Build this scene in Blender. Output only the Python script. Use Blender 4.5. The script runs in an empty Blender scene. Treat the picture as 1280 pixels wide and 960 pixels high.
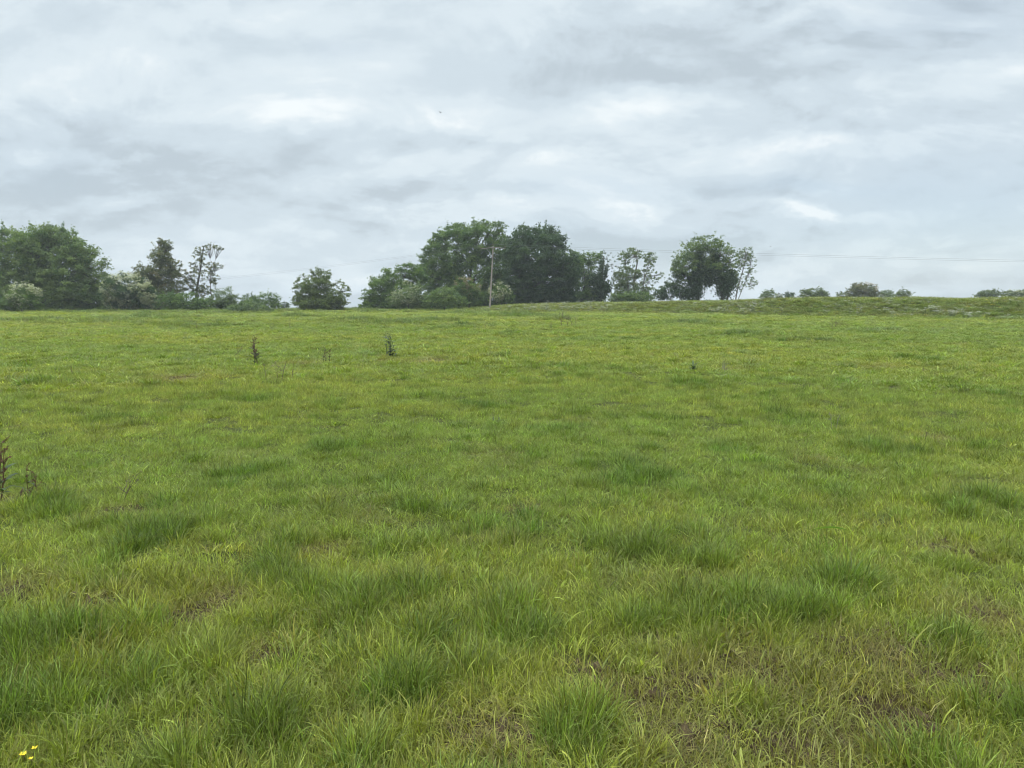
import bpy, math, random
import numpy as np

# ------------------------------------------------------------------ basics
S = bpy.context.scene
COL = S.collection
R = math.radians
F = 924.0                      # focal length in photo pixels (photo 1280x960)
EYE = 1.6                      # eye height
HORIZON = 384.0                # photo row of the eye-level horizon
PITCH = math.atan((480 - HORIZON) / F)

# ------------------------------------------------------------------ camera
cd = bpy.data.cameras.new('camera')
cam = bpy.data.objects.new('camera', cd)
COL.objects.link(cam)
cd.sensor_width = 36.0
cd.lens = 36.0 * F / 1280.0
cd.clip_start, cd.clip_end = 0.05, 6000
cam.location = (0, 0, EYE)
cam.rotation_euler = (math.pi / 2 - PITCH, 0, 0)
S.camera = cam

# ------------------------------------------------------------------ render / view
S.render.engine = 'CYCLES'
S.view_settings.view_transform = 'Standard'
S.view_settings.look = 'None'
S.view_settings.exposure = 0.35
S.view_settings.gamma = 1.0
S.view_settings.use_curve_mapping = False
S.cycles.max_bounces = 4
S.cycles.diffuse_bounces = 3
S.cycles.glossy_bounces = 2
S.cycles.transmission_bounces = 3
S.cycles.volume_bounces = 0
S.cycles.use_adaptive_sampling = True
S.cycles.adaptive_threshold = 0.015
S.cycles.filter_width = 1.1
S.cycles.transparent_max_bounces = 8
S.cycles.caustics_reflective = False
S.cycles.caustics_refractive = False
S.cycles.use_denoising = True

# ------------------------------------------------------------------ sun
SUN_EL, SUN_AZ = R(58), R(215)         # high, behind the camera's left shoulder, veiled by cloud
sl = bpy.data.lights.new('sun', 'SUN')
sl.energy = 1.5
sl.angle = R(24)
sl.color = (1.0, 0.95, 0.86)
sun = bpy.data.objects.new('sun', sl)
COL.objects.link(sun)
sun.rotation_euler = (math.pi / 2 - SUN_EL, 0, math.pi - SUN_AZ)


def ray(px, py):
    """direction through a photo pixel, scaled so that Y = 1"""
    a, b = (px - 640) / F, (480 - py) / F
    y = math.cos(PITCH) + b * math.sin(PITCH)
    z = b * math.cos(PITCH) - math.sin(PITCH)
    return a / y, z / y


# ------------------------------------------------------------------ world: broken stratocumulus over a Nishita sky
W = bpy.data.worlds.new('World')
S.world = W
W.use_nodes = True
nt = W.node_tree
N, L = nt.nodes, nt.links
for n in list(N):
    N.remove(n)


def mth(op, a, b=None, c=None):
    n = N.new('ShaderNodeMath')
    n.operation = op
    for i, v in enumerate((a, b, c)):
        if v is None:
            continue
        if isinstance(v, (int, float)):
            n.inputs[i].default_value = v
        else:
            L.new(v, n.inputs[i])
    return n.outputs[0]


def comb(x, y, z):
    n = N.new('ShaderNodeCombineXYZ')
    for i, v in enumerate((x, y, z)):
        if isinstance(v, (int, float)):
            n.inputs[i].default_value = v
        else:
            L.new(v, n.inputs[i])
    return n.outputs[0]


def noise(vec, scale, detail, rough, dist=0.0, color=False):
    n = N.new('ShaderNodeTexNoise')
    n.inputs['Scale'].default_value = scale
    n.inputs['Detail'].default_value = detail
    n.inputs['Roughness'].default_value = rough
    n.inputs['Distortion'].default_value = dist
    L.new(vec, n.inputs['Vector'])
    return n.outputs['Color' if color else 'Fac']


def maprange(v, a, b, c, d, smooth=True):
    n = N.new('ShaderNodeMapRange')
    n.interpolation_type = 'SMOOTHSTEP' if smooth else 'LINEAR'
    L.new(v, n.inputs[0])
    for i, q in enumerate((a, b, c, d)):
        n.inputs[i + 1].default_value = q
    return n.outputs[0]


tc = N.new('ShaderNodeTexCoord')
sep = N.new('ShaderNodeSeparateXYZ')
L.new(tc.outputs['Generated'], sep.inputs[0])
dx, dy, dz = sep.outputs
zz = mth('ADD', mth('MAXIMUM', dz, 0.0), 0.10)
cx_, cy_ = mth('DIVIDE', dx, zz), mth('DIVIDE', dy, zz)
plane = comb(cx_, cy_, 0.0)                                  # cloud deck seen in perspective
ys = mth('MAXIMUM', dy, 0.05)
u0, v0 = mth('DIVIDE', dx, ys), mth('DIVIDE', dz, ys)
uv = comb(u0, mth('MULTIPLY', v0, 2.2), 3.7)
# wind-torn edges: warp the direction before laying the cloud banks
w1 = noise(uv, 5.0, 6.0, 0.6, 0.0, True)
sw = N.new('ShaderNodeSeparateColor')
L.new(w1, sw.inputs[0])
w2 = noise(uv, 17.0, 5.0, 0.6, 0.0, True)
sw2 = N.new('ShaderNodeSeparateColor')
L.new(w2, sw2.inputs[0])
u = mth('ADD', mth('ADD', u0, mth('MULTIPLY', mth('SUBTRACT', sw.outputs[0], 0.5), 0.14)), mth('MULTIPLY', mth('SUBTRACT', sw2.outputs[0], 0.5), 0.05))
v = mth('ADD', mth('ADD', v0, mth('MULTIPLY', mth('SUBTRACT', sw.outputs[1], 0.5), 0.075)), mth('MULTIPLY', mth('SUBTRACT', sw2.outputs[1], 0.5), 0.03))
front = maprange(dy, 0.1, 0.3, 0.0, 1.0)

# cloud banks: photo px, py, half width, half height, tilt (deg, + = rising to the right), strength, edge
BANKS = [
    # dark undersides
    (100, 235, 150, 34, 8, -0.55, 1.0), (250, 175, 230, 26, 0, -0.42, 1.0), (60, 175, 110, 28, 0, -0.30, 1.0),
    (120, 40, 140, 22, 0, -0.28, 1.0), (520, 70, 150, 35, -6, -0.22, 1.0), (760, 85, 190, 42, 4, -0.42, 1.0),
    (680, 125, 75, 18, 10, -0.30, 1.0), (940, 60, 200, 45, 8, -0.42, 1.0), (1190, 40, 140, 35, 14, -0.50, 1.0),
    (860, 148, 48, 16, 8, -0.34, 1.0), (740, 175, 100, 18, -3, -0.18, 1.0), (1020, 130, 110, 22, 12, -0.24, 1.0),
    (590, 190, 60, 14, 0, -0.18, 1.0), (180, 268, 60, 10, 0, -0.22, 1.0), (305, 240, 30, 10, 0, -0.22, 1.0),
    (1210, 250, 130, 45, 0, -0.22, 1.0), (780, 315, 120, 24, 0, -0.16, 1.0), (1180, 320, 180, 32, 0, -0.12, 1.0),
    (640, 20, 200, 20, 0, -0.10, 1.0), (380, 205, 90, 16, 4, -0.20, 1.0),
    # lit edges and gaps
    (390, 132, 85, 17, 4, 0.50, 1.0), (560, 138, 160, 15, 3, 0.34, 1.0), (800, 136, 85, 15, 6, 0.62, 1.0),
    (460, 85, 80, 20, 10, 0.20, 1.0), (60, 100, 80, 20, 10, 0.24, 1.0), (330, 30, 120, 30, -4, 0.22, 1.0),
    (1010, 70, 20, 10, 20, 0.10, 1.0), (1230, 100, 120, 26, 14, 0.26, 1.0), (1060, 185, 190, 18, 4, 0.22, 1.0),
    (1160, 172, 140, 9, 3, 0.28, 1.0), (600, 264, 120, 13, 2, 0.58, 1.0), (770, 256, 60, 11, -4, 0.42, 1.0),
    (960, 264, 50, 9, -13, 0.62, 1.0), (1010, 274, 60, 7, -10, 0.30, 1.0), (1060, 276, 60, 8, -2, 0.45, 1.0), (150, 256, 56, 9, 6, 0.32, 1.0),
    (205, 195, 60, 9, 4, 0.26, 1.0), (50, 190, 30, 9, 0, 0.18, 1.0), (900, 215, 150, 22, 0, 0.15, 1.0),
    (480, 225, 90, 12, 0, 0.16, 1.0), (340, 290, 120, 10, 0, 0.20, 1.0), (1000, 300, 110, 14, 0, 0.16, 1.0),
    (830, 345, 60, 12, 0, 0.26, 1.0), (720, 60, 60, 14, 0, 0.05, 1.0),
]
acc = None
for (px, py, sx, sy, tilt, amp, edge) in BANKS:
    amp = amp * (1.3 if amp > 0 else 0.95)
    a, b = ray(px, py)
    ca, sa = math.cos(R(tilt)), math.sin(R(tilt))
    du, dv = mth('SUBTRACT', u, a), mth('SUBTRACT', v, b)
    p = mth('ADD', mth('MULTIPLY', du, ca * F / sx), mth('MULTIPLY', dv, sa * F / sx))
    q = mth('ADD', mth('MULTIPLY', du, -sa * F / sy), mth('MULTIPLY', dv, ca * F / sy))
    r2 = mth('ADD', mth('MULTIPLY', p, p), mth('MULTIPLY', q, q))
    if edge < 1:
        r2 = mth('MULTIPLY', r2, r2)
    g = mth('MULTIPLY', mth('POWER', math.e, mth('MULTIPLY', r2, -0.8)), amp)
    acc = g if acc is None else mth('ADD', acc, g)
acc = mth('MULTIPLY', acc, front)
big = noise(plane, 0.55, 7.0, 0.55, 0.5)
fine = noise(uv, 9.0, 8.0, 0.58, 0.3)
# each cloud is lit from above: brighter where the deck thins out just over it
ca1 = noise(comb(u0, mth('MULTIPLY', v0, 2.2), 1.3), 3.6, 9.0, 0.55, 0.4)
ca2 = noise(comb(u0, mth('ADD', mth('MULTIPLY', v0, 2.2), 0.045), 1.3), 3.6, 9.0, 0.55, 0.4)
vor = N.new('ShaderNodeTexVoronoi')
vor.feature = 'SMOOTH_F1'
vor.inputs['Scale'].default_value = 7.0
vor.inputs['Detail'].default_value = 3.0
vor.inputs['Roughness'].default_value = 0.5
vor.inputs['Smoothness'].default_value = 0.6
L.new(comb(u, mth('MULTIPLY', v, 2.3), 0.6), vor.inputs['Vector'])
puff = mth('MULTIPLY', mth('SUBTRACT', 0.42, vor.outputs['Distance']), maprange(ca2, 0.42, 0.62, 0.10, 0.55))
vo2 = N.new('ShaderNodeTexVoronoi')
vo2.feature = 'SMOOTH_F1'
vo2.inputs['Scale'].default_value = 9.0
vo2.inputs['Detail'].default_value = 4.0
vo2.inputs['Roughness'].default_value = 0.55
vo2.inputs['Smoothness'].default_value = 0.35
L.new(comb(u, mth('MULTIPLY', v, 3.2), 2.9), vo2.inputs['Vector'])
low = mth('MULTIPLY', mth('SUBTRACT', 0.40, vo2.outputs['Distance']), maprange(v0, 0.04, 0.30, 0.42, 0.12))
puff = mth('ADD', puff, low)
lit = mth('ADD', mth('ADD', puff, mth('MULTIPLY', mth('SUBTRACT', ca1, ca2), 1.1)), mth('MULTIPLY', mth('SUBTRACT', maprange(ca1, 0.47, 0.60, 0.0, 1.0), 0.5), 0.17))
tone = mth('ADD', mth('MULTIPLY', mth('SUBTRACT', big, 0.5), 0.50), mth('MULTIPLY', mth('SUBTRACT', fine, 0.5), 0.42))
tone = mth('ADD', mth('ADD', mth('ADD', tone, lit), mth('MULTIPLY', acc, 0.62)), 0.63)
tone = mth('MULTIPLY_ADD', tone, 0.90, 0.195)
ramp = N.new('ShaderNodeValToRGB')
L.new(tone, ramp.inputs[0])
cr = ramp.color_ramp
cr.interpolation = 'EASE'
cr.elements[0].position, cr.elements[0].color = 0.05, (0.420, 0.486, 0.535, 1)
cr.elements[1].position, cr.elements[1].color = 1.0, (0.740, 0.785, 0.800, 1)
e = cr.elements.new(0.38); e.color = (0.515, 0.592, 0.645, 1)
e = cr.elements.new(0.62); e.color = (0.590, 0.664, 0.708, 1)
# unseen overhead sky, brightened beyond a natural overcast to light the grass
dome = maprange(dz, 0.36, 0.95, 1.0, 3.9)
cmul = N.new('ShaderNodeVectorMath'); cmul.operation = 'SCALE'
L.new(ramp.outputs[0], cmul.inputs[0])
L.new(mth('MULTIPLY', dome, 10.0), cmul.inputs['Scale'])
sky = N.new('ShaderNodeTexSky')
sky.sky_type = 'NISHITA'
sky.sun_disc = False
sky.sun_elevation = SUN_EL
sky.sun_rotation = SUN_AZ
mix = N.new('ShaderNodeMix'); mix.data_type = 'RGBA'
thin = None
for (px, py, sx, sy, amp) in [(1210, 280, 190, 75, 0.30), (800, 312, 150, 24, 0.20), (760, 235, 90, 16, 0.14), (1000, 235, 90, 12, 0.14), (1180, 20, 120, 40, 0.12), (60, 215, 90, 50, 0.10), (440, 60, 40, 14, 0.10)]:
    a, b = ray(px, py)
    p = mth('MULTIPLY', mth('SUBTRACT', u, a), F / sx)
    q = mth('MULTIPLY', mth('SUBTRACT', v, b), F / sy)
    g = mth('MULTIPLY', mth('POWER', math.e, mth('MULTIPLY', mth('ADD', mth('MULTIPLY', p, p), mth('MULTIPLY', q, q)), -0.8)), amp)
    thin = g if thin is None else mth('ADD', thin, g)
L.new(mth('SUBTRACT', 0.97, mth('MULTIPLY', thin, front)), mix.inputs[0])     # where the deck thins the blue shows through
L.new(sky.outputs[0], mix.inputs[6])
L.new(cmul.outputs[0], mix.inputs[7])
bg = N.new('ShaderNodeBackground')
bg.inputs['Strength'].default_value = 0.1
L.new(mix.outputs[2], bg.inputs[0])
# the rest of the dome (overhead and behind): the same overcast, in broad strokes only
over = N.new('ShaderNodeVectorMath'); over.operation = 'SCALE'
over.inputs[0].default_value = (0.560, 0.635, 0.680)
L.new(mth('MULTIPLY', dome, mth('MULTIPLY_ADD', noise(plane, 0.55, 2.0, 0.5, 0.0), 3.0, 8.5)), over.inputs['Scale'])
mix2 = N.new('ShaderNodeMix'); mix2.data_type = 'RGBA'
mix2.inputs[0].default_value = 0.96
L.new(sky.outputs[0], mix2.inputs[6])
L.new(over.outputs[0], mix2.inputs[7])
bg2 = N.new('ShaderNodeBackground')
bg2.inputs['Strength'].default_value = 0.1
L.new(mix2.outputs[2], bg2.inputs[0])
msk = mth('MULTIPLY', maprange(dy, 0.10, 0.35, 0.0, 1.0), maprange(dz, 0.44, 0.62, 1.0, 0.0))
mxs = N.new('ShaderNodeMixShader')
L.new(msk, mxs.inputs[0])
L.new(bg2.outputs[0], mxs.inputs[1])
L.new(bg.outputs[0], mxs.inputs[2])
wo = N.new('ShaderNodeOutputWorld')
L.new(mxs.outputs[0], wo.inputs[0])


# ------------------------------------------------------------------ helpers
def hash2(ix, iy, seed):
    h = (ix.astype(np.int64) * 374761393 + iy.astype(np.int64) * 668265263 + seed * 1442695041) & 0xFFFFFFFF
    h = ((h ^ (h >> 13)) * 1274126177) & 0xFFFFFFFF
    return ((h ^ (h >> 16)) & 0xFFFFFF) / float(0xFFFFFF)


def vnoise(x, y, seed=0):
    x, y = np.asarray(x, float), np.asarray(y, float)
    ix, iy = np.floor(x), np.floor(y)
    fx, fy = x - ix, y - iy
    fx, fy = fx * fx * (3 - 2 * fx), fy * fy * (3 - 2 * fy)
    a, b = hash2(ix, iy, seed), hash2(ix + 1, iy, seed)
    c, d = hash2(ix, iy + 1, seed), hash2(ix + 1, iy + 1, seed)
    return (a * (1 - fx) + b * fx) * (1 - fy) + (c * (1 - fx) + d * fx) * fy


def fbm(x, y, seed=0, octv=4, gain=0.5):
    s, amp, tot = 0, 1.0, 0
    for k in range(octv):
        s = s + amp * vnoise(np.asarray(x) * 2 ** k, np.asarray(y) * 2 ** k, seed + k * 17)
        tot += amp
        amp *= gain
    return s / tot


def sstep(a, b, x):
    t = np.clip((np.asarray(x, float) - a) / (b - a), 0, 1)
    return t * t * (3 - 2 * t)


def col_px(x, y):
    return np.clip(np.asarray(x, float) / np.maximum(y, 8.0) * F + 640, -500, 1900)


BX = [-500, 545, 600, 640, 720, 850, 1000, 1280, 1900]
BFOOT = [96, 96, 94, 90, 86, 79, 66, 53, 46]
BH = [0, 0, 0.30, 0.72, 0.98, 1.22, 1.58, 1.68, 1.6]


def gz(x, y):
    """height of the ground"""
    x, y = np.asarray(x, float), np.asarray(y, float)
    z = 0.0118 * np.clip(y, -40, 112)
    px = col_px(x, y)
    foot = np.interp(px, BX, BFOOT)
    hh = np.interp(px, BX, BH)
    wob = (fbm(px / 60.0, y / 30.0, 5, 3) - 0.5)
    z = z + hh * sstep(0, 9, y - foot + wob * 4) * (1 + 0.25 * wob)
    z = z - 16.0 * sstep(118, 420, y)
    z = z - 0.12 * sstep(40, 100, y) - 0.12 * hh / 1.6 * sstep(0, 9, y - foot)
    near = 1 - sstep(25, 110, y)
    z = z + near * (0.10 * (fbm(x / 2.6, y / 2.6, 11, 3) - 0.5) + 0.05 * (fbm(x / 0.55, y / 0.55, 12, 2) - 0.5))
    z = z + sstep(8, 30, y) * 0.14 * (fbm(x / 14, y / 9, 13, 3) - 0.5) * (1 - sstep(105, 118, y))
    return z


def P(px, py, D):
    a, b = ray(px, py)
    return np.array((a * D, D, EYE + b * D))


def ground_at(px, py):
    """the ground point seen at a photo pixel"""
    a, b = ray(px, py)
    lo = 1.0
    t = lo
    while t < 140:
        if EYE + b * t < float(gz(a * t, t)):
            break
        t += 0.02 + t * 0.002
    return np.array((a * t, t, float(gz(a * t, t))))


def mesh(name, V, Q, mats=(), parent=None, attrs=None, smooth=False, midx=None):
    """V: n x 3, Q: list of arrays of faces (m x k)"""
    me = bpy.data.meshes.new(name)
    V = np.asarray(V, np.float32)
    if not isinstance(Q, (list, tuple)):
        Q = [Q]
    Q = [np.asarray(q, np.int32) for q in Q if len(q)]
    me.vertices.add(len(V))
    me.vertices.foreach_set('co', V.ravel())
    nl = sum(q.size for q in Q)
    nf = sum(len(q) for q in Q)
    if nf:
        me.loops.add(nl)
        me.polygons.add(nf)
        me.loops.foreach_set('vertex_index', np.concatenate([q.ravel() for q in Q]))
        tot = np.concatenate([np.full(len(q), q.shape[1], np.int32) for q in Q])
        me.polygons.foreach_set('loop_start', np.concatenate([[0], np.cumsum(tot)[:-1]]).astype(np.int32))
        if smooth:
            me.polygons.foreach_set('use_smooth', np.ones(nf, bool))
        if midx is not None:
            me.polygons.foreach_set('material_index', np.asarray(midx, np.int32))
    for k, (typ, dom, data) in (attrs or {}).items():
        at = me.attributes.new(k, typ, dom)
        key = {'FLOAT': 'value', 'INT': 'value', 'FLOAT_VECTOR': 'vector', 'FLOAT_COLOR': 'color'}[typ]
        at.data.foreach_set(key, np.ascontiguousarray(data).ravel())
    me.update(calc_edges=True)
    me.validate()
    for m in mats:
        me.materials.append(m)
    o = bpy.data.objects.new(name, me)
    COL.objects.link(o)
    if parent is not None:
        o.parent = parent
    return o


def tag(o, label=None, cat=None, group=None, kind=None):
    if label: o['label'] = label
    if cat: o['category'] = cat
    if group: o['group'] = group
    if kind: o['kind'] = kind
    return o


def empty(name, loc, label, cat, group=None):
    o = bpy.data.objects.new(name, None)
    o.empty_display_size = 0.3
    o.location = [float(c) for c in loc]
    COL.objects.link(o)
    return tag(o, label, cat, group)


def tubes(paths, sides=5):
    """paths: list of (points n x 3, radii n) -> verts, quads"""
    VV, QQ, off = [], [], 0
    ang = np.linspace(0, 2 * np.pi, sides, endpoint=False)
    for pts, rad in paths:
        pts = np.asarray(pts, float)
        rad = np.asarray(rad, float)
        n = len(pts)
        d = np.gradient(pts, axis=0)
        d /= np.linalg.norm(d, axis=1)[:, None] + 1e-9
        ref = np.where(np.abs(d[:, 2:3]) > 0.9, [[1.0, 0, 0]], [[0, 0, 1.0]])
        a = np.cross(d, ref); a /= np.linalg.norm(a, axis=1)[:, None] + 1e-9
        b = np.cross(d, a)
        ring = pts[:, None] + rad[:, None, None] * (np.cos(ang)[None, :, None] * a[:, None] + np.sin(ang)[None, :, None] * b[:, None])
        VV.append(ring.reshape(-1, 3))
        i = np.arange(n - 1)[:, None] * sides
        j = np.arange(sides)[None]
        k = (j + 1) % sides
        QQ.append(np.stack([i + j, i + k, i + sides + k, i + sides + j], -1).reshape(-1, 4) + off)
        cap = np.arange(sides)
        off += n * sides
    return np.concatenate(VV), np.concatenate(QQ)


def bezier(p0, p1, p2, n=6):
    t = np.linspace(0, 1, n)[:, None]
    return (1 - t) ** 2 * np.asarray(p0) + 2 * t * (1 - t) * np.asarray(p1) + t * t * np.asarray(p2)


# ------------------------------------------------------------------ materials
class Mat:
    def __init__(self, name):
        self.m = bpy.data.materials.new(name)
        self.m.use_nodes = True
        self.t = self.m.node_tree
        self.N, self.L = self.t.nodes, self.t.links
        self.out = self.N['Material Output']
        self.p = self.N['Principled BSDF']

    def n(self, typ, **kw):
        x = self.N.new(typ)
        for k, val in kw.items():
            setattr(x, k, val)
        return x

    def link(self, a, b):
        self.L.new(a, b)

    def noise(self, scale, detail=4, rough=0.55, coord='Object', vec=None):
        x = self.n('ShaderNodeTexNoise')
        x.inputs['Scale'].default_value = scale
        x.inputs['Detail'].default_value = detail
        x.inputs['Roughness'].default_value = rough
        if vec is None:
            t = self.n('ShaderNodeTexCoord')
            vec = t.outputs[coord]
        self.link(vec, x.inputs['Vector'])
        return x.outputs['Fac']

    def ramp(self, fac, stops):
        x = self.n('ShaderNodeValToRGB')
        self.link(fac, x.inputs[0])
        r = x.color_ramp
        for i, (p, c) in enumerate(stops):
            el = r.elements[i] if i < 2 else r.elements.new(p)
            el.position = p
            el.color = (*c, 1)
        return x.outputs[0]

    def mix(self, fac, a, b, mode='MIX'):
        x = self.n('ShaderNodeMix', data_type='RGBA', blend_type=mode)
        for i, q in ((0, fac), (6, a), (7, b)):
            if isinstance(q, (int, float)):
                x.inputs[i].default_value = q
            elif isinstance(q, tuple):
                x.inputs[i].default_value = (*q, 1)
            else:
                self.link(q, x.inputs[i])
        return x.outputs[2]


def leafy(name, colour_builder, translucency=0.45, rough=0.55, spec=0.25, tboost=(1.15, 1.25, 0.6)):
    """a leaf: diffuse and gloss on the lit side, light passing through"""
    M = Mat(name)
    c = colour_builder(M)
    M.link(c, M.p.inputs['Base Color'])
    M.p.inputs['Roughness'].default_value = rough
    M.p.inputs['Specular IOR Level'].default_value = spec
    tr = M.n('ShaderNodeBsdfTranslucent')
    M.link(M.mix(1.0, c, tboost, 'MULTIPLY'), tr.inputs[0])
    ms = M.n('ShaderNodeMixShader')
    ms.inputs[0].default_value = translucency
    M.link(M.p.outputs[0], ms.inputs[1])
    M.link(tr.outputs[0], ms.inputs[2])
    M.link(ms.outputs[0], M.out.inputs[0])
    return M.m


def foliage_mat(name, dark, light, warm=None):
    def build(M):
        a = M.n('ShaderNodeAttribute', attribute_name='tone')
        stops = [(0.0, dark), (1.0, light)]
        if warm:
            stops = [(0.0, dark), (0.8, light), (1.0, warm)]
        return M.ramp(a.outputs['Fac'], stops)
    return leafy(name, build)


def plain(name, c1, c2, scale=3.0, rough=0.8, bump=0.0):
    M = Mat(name)
    f = M.noise(scale, 6, 0.6)
    M.link(M.ramp(f, [(0.3, c1), (0.7, c2)]), M.p.inputs['Base Color'])
    M.p.inputs['Roughness'].default_value = rough
    M.p.inputs['Specular IOR Level'].default_value = 0.2
    if bump:
        b = M.n('ShaderNodeBump')
        b.inputs['Strength'].default_value = bump
        M.link(f, b.inputs['Height'])
        M.link(b.outputs[0], M.p.inputs['Normal'])
    return M.m


BARK = plain('bark', (0.045, 0.040, 0.034), (0.11, 0.10, 0.085), 6, 0.9, 0.5)
BARK_PALE = plain('pale_bark', (0.12, 0.115, 0.10), (0.22, 0.21, 0.19), 6, 0.9, 0.4)
POLEWOOD = plain('weathered_wood', (0.19, 0.165, 0.135), (0.32, 0.285, 0.24), 9, 0.85, 0.3)
STEEL = plain('galvanised_steel', (0.25, 0.26, 0.27), (0.36, 0.37, 0.38), 20, 0.5)
CERAMIC = plain('brown_ceramic', (0.10, 0.055, 0.035), (0.15, 0.08, 0.05), 20, 0.3)
WIRE = plain('weathered_wire', (0.13, 0.14, 0.15), (0.18, 0.19, 0.20), 8, 0.6)
LEAF = {
    'mid': foliage_mat('mid_green_leaves', (0.063, 0.112, 0.040), (0.177, 0.254, 0.073)),
    'fresh': foliage_mat('fresh_green_leaves', (0.080, 0.132, 0.054), (0.215, 0.274, 0.101)),
    'dark': foliage_mat('dark_leaves', (0.036, 0.069, 0.040), (0.099, 0.147, 0.065)),
    'grey': foliage_mat('grey_green_leaves', (0.088, 0.127, 0.067), (0.219, 0.274, 0.136)),
    'brown': foliage_mat('brownish_leaves', (0.071, 0.085, 0.048), (0.166, 0.186, 0.090), (0.228, 0.193, 0.108)),
    'ivy': foliage_mat('ivy_leaves', (0.028, 0.055, 0.031), (0.075, 0.116, 0.055)),
    'hedge': foliage_mat('hedge_leaves', (0.075, 0.106, 0.048), (0.177, 0.222, 0.081)),
}
BLOSSOM = foliage_mat('cream_blossom', (0.28, 0.29, 0.21), (0.58, 0.57, 0.48))
PINKISH = foliage_mat('rusty_blossom', (0.20, 0.16, 0.11), (0.36, 0.28, 0.20))

# ------------------------------------------------------------------ the ground, one sheet to the horizon
t = np.linspace(-1, 1, 281)
gx = np.sinh(t * 5.0) / np.sinh(5.0) * 1000
yn = np.concatenate([np.linspace(-60, 0, 30, endpoint=False), np.linspace(0, 14, 170, endpoint=False),
                     np.linspace(14, 40, 110, endpoint=False), np.linspace(40, 125, 170, endpoint=False),
                     125 + (np.linspace(0, 1, 70) ** 2.0) * 900])
GX, GY = np.meshgrid(gx, yn)
GZ = gz(GX, GY)
n0, n1 = GX.shape
idx = np.arange(n0 * n1).reshape(n0, n1)
gq = np.stack([idx[:-1, :-1], idx[:-1, 1:], idx[1:, 1:], idx[1:, :-1]], -1).reshape(-1, 4)
M = Mat('field_soil_and_thatch')
tcn = M.n('ShaderNodeTexCoord')
f1 = M.noise(0.22, 6, 0.6)
f2 = M.noise(3.2, 8, 0.65)
f3 = M.noise(42, 8, 0.75)
green = M.ramp(f1, [(0.3, (0.050, 0.078, 0.016)), (0.7, (0.085, 0.105, 0.024))])
green = M.mix(M.ramp(f3, [(0.3, (0, 0, 0)), (0.75, (0.6, 0.6, 0.6))]), green, (0.11, 0.095, 0.045))
soil = M.ramp(f3, [(0.3, (0.030, 0.021, 0.010)), (0.60, (0.095, 0.070, 0.034)), (0.75, (0.19, 0.15, 0.075))])
thatch = M.mix(M.ramp(f2, [(0.40, (0.75, 0.75, 0.75)), (0.62, (0.25, 0.25, 0.25))]), green, M.ramp(f3, [(0.3, (0.028, 0.034, 0.010)), (0.7, (0.070, 0.072, 0.026))]))
bare = M.n('ShaderNodeAttribute', attribute_name='bare')
c = M.mix(bare.outputs['Fac'], thatch, soil)
M.link(c, M.p.inputs['Base Color'])
M.p.inputs['Roughness'].default_value = 0.95
M.p.inputs['Specular IOR Level'].default_value = 0.05
bmp = M.n('ShaderNodeBump')
bmp.inputs['Strength'].default_value = 1.0
bmp.inputs['Distance'].default_value = 0.03
M.link(f3, bmp.inputs['Height'])
M.link(bmp.outputs[0], M.p.inputs['Normal'])
ground = mesh('ground', np.stack([GX, GY, GZ], -1).reshape(-1, 3), gq, [M.m], smooth=True)
tag(ground, 'rough green pasture rising gently to the tree line', 'ground', kind='structure')


# ------------------------------------------------------------------ the damp air over the field
V, Q = np.array([[i, j, k] for i in (-1050, 1050) for j in (-120, 1080) for k in (-18.5, 24)], float), np.array([[0, 1, 3, 2], [4, 6, 7, 5], [0, 4, 5, 1], [2, 3, 7, 6], [0, 2, 6, 4], [1, 5, 7, 3]])
HM = Mat('damp_air')
vol = HM.n('ShaderNodeVolumePrincipled')
vol.inputs['Color'].default_value = (0.93, 0.97, 1.0, 1)
vol.inputs['Density'].default_value = 0.00048
vol.inputs['Anisotropy'].default_value = 0.2
HM.N.remove(HM.p)
HM.link(vol.outputs[0], HM.out.inputs['Volume'])
tag(mesh('haze', V, Q, [HM.m]), 'thin damp haze hanging over the field', 'haze', kind='stuff')

# ------------------------------------------------------------------ trees and shrubs
def leaves(C, size, rng, flat=0.35):
    """lozenge leaves (or sprays of leaves) centred on C, random facing, tending to lie flat"""
    n = len(C)
    nrm = rng.normal(size=(n, 3)); nrm[:, 2] = np.abs(nrm[:, 2]) + flat
    nrm /= np.linalg.norm(nrm, axis=1)[:, None]
    d = rng.normal(size=(n, 3))
    a = np.cross(nrm, d); a /= np.linalg.norm(a, axis=1)[:, None] + 1e-9
    b = np.cross(nrm, a)
    s = (size * rng.uniform(0.6, 1.35, n))[:, None]
    w = rng.uniform(0.28, 0.48, n)[:, None] * s
    k = rng.uniform(-0.2, 0.2, n)[:, None]
    fold = nrm * s * 0.12
    V = np.stack([C - a * s * 0.5, C + b * w + a * s * k + fold, C + a * s * 0.5, C - b * w + a * s * k + fold], 1)
    Q = np.arange(n * 4).reshape(n, 4)
    return V.reshape(-1, 3), Q


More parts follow.
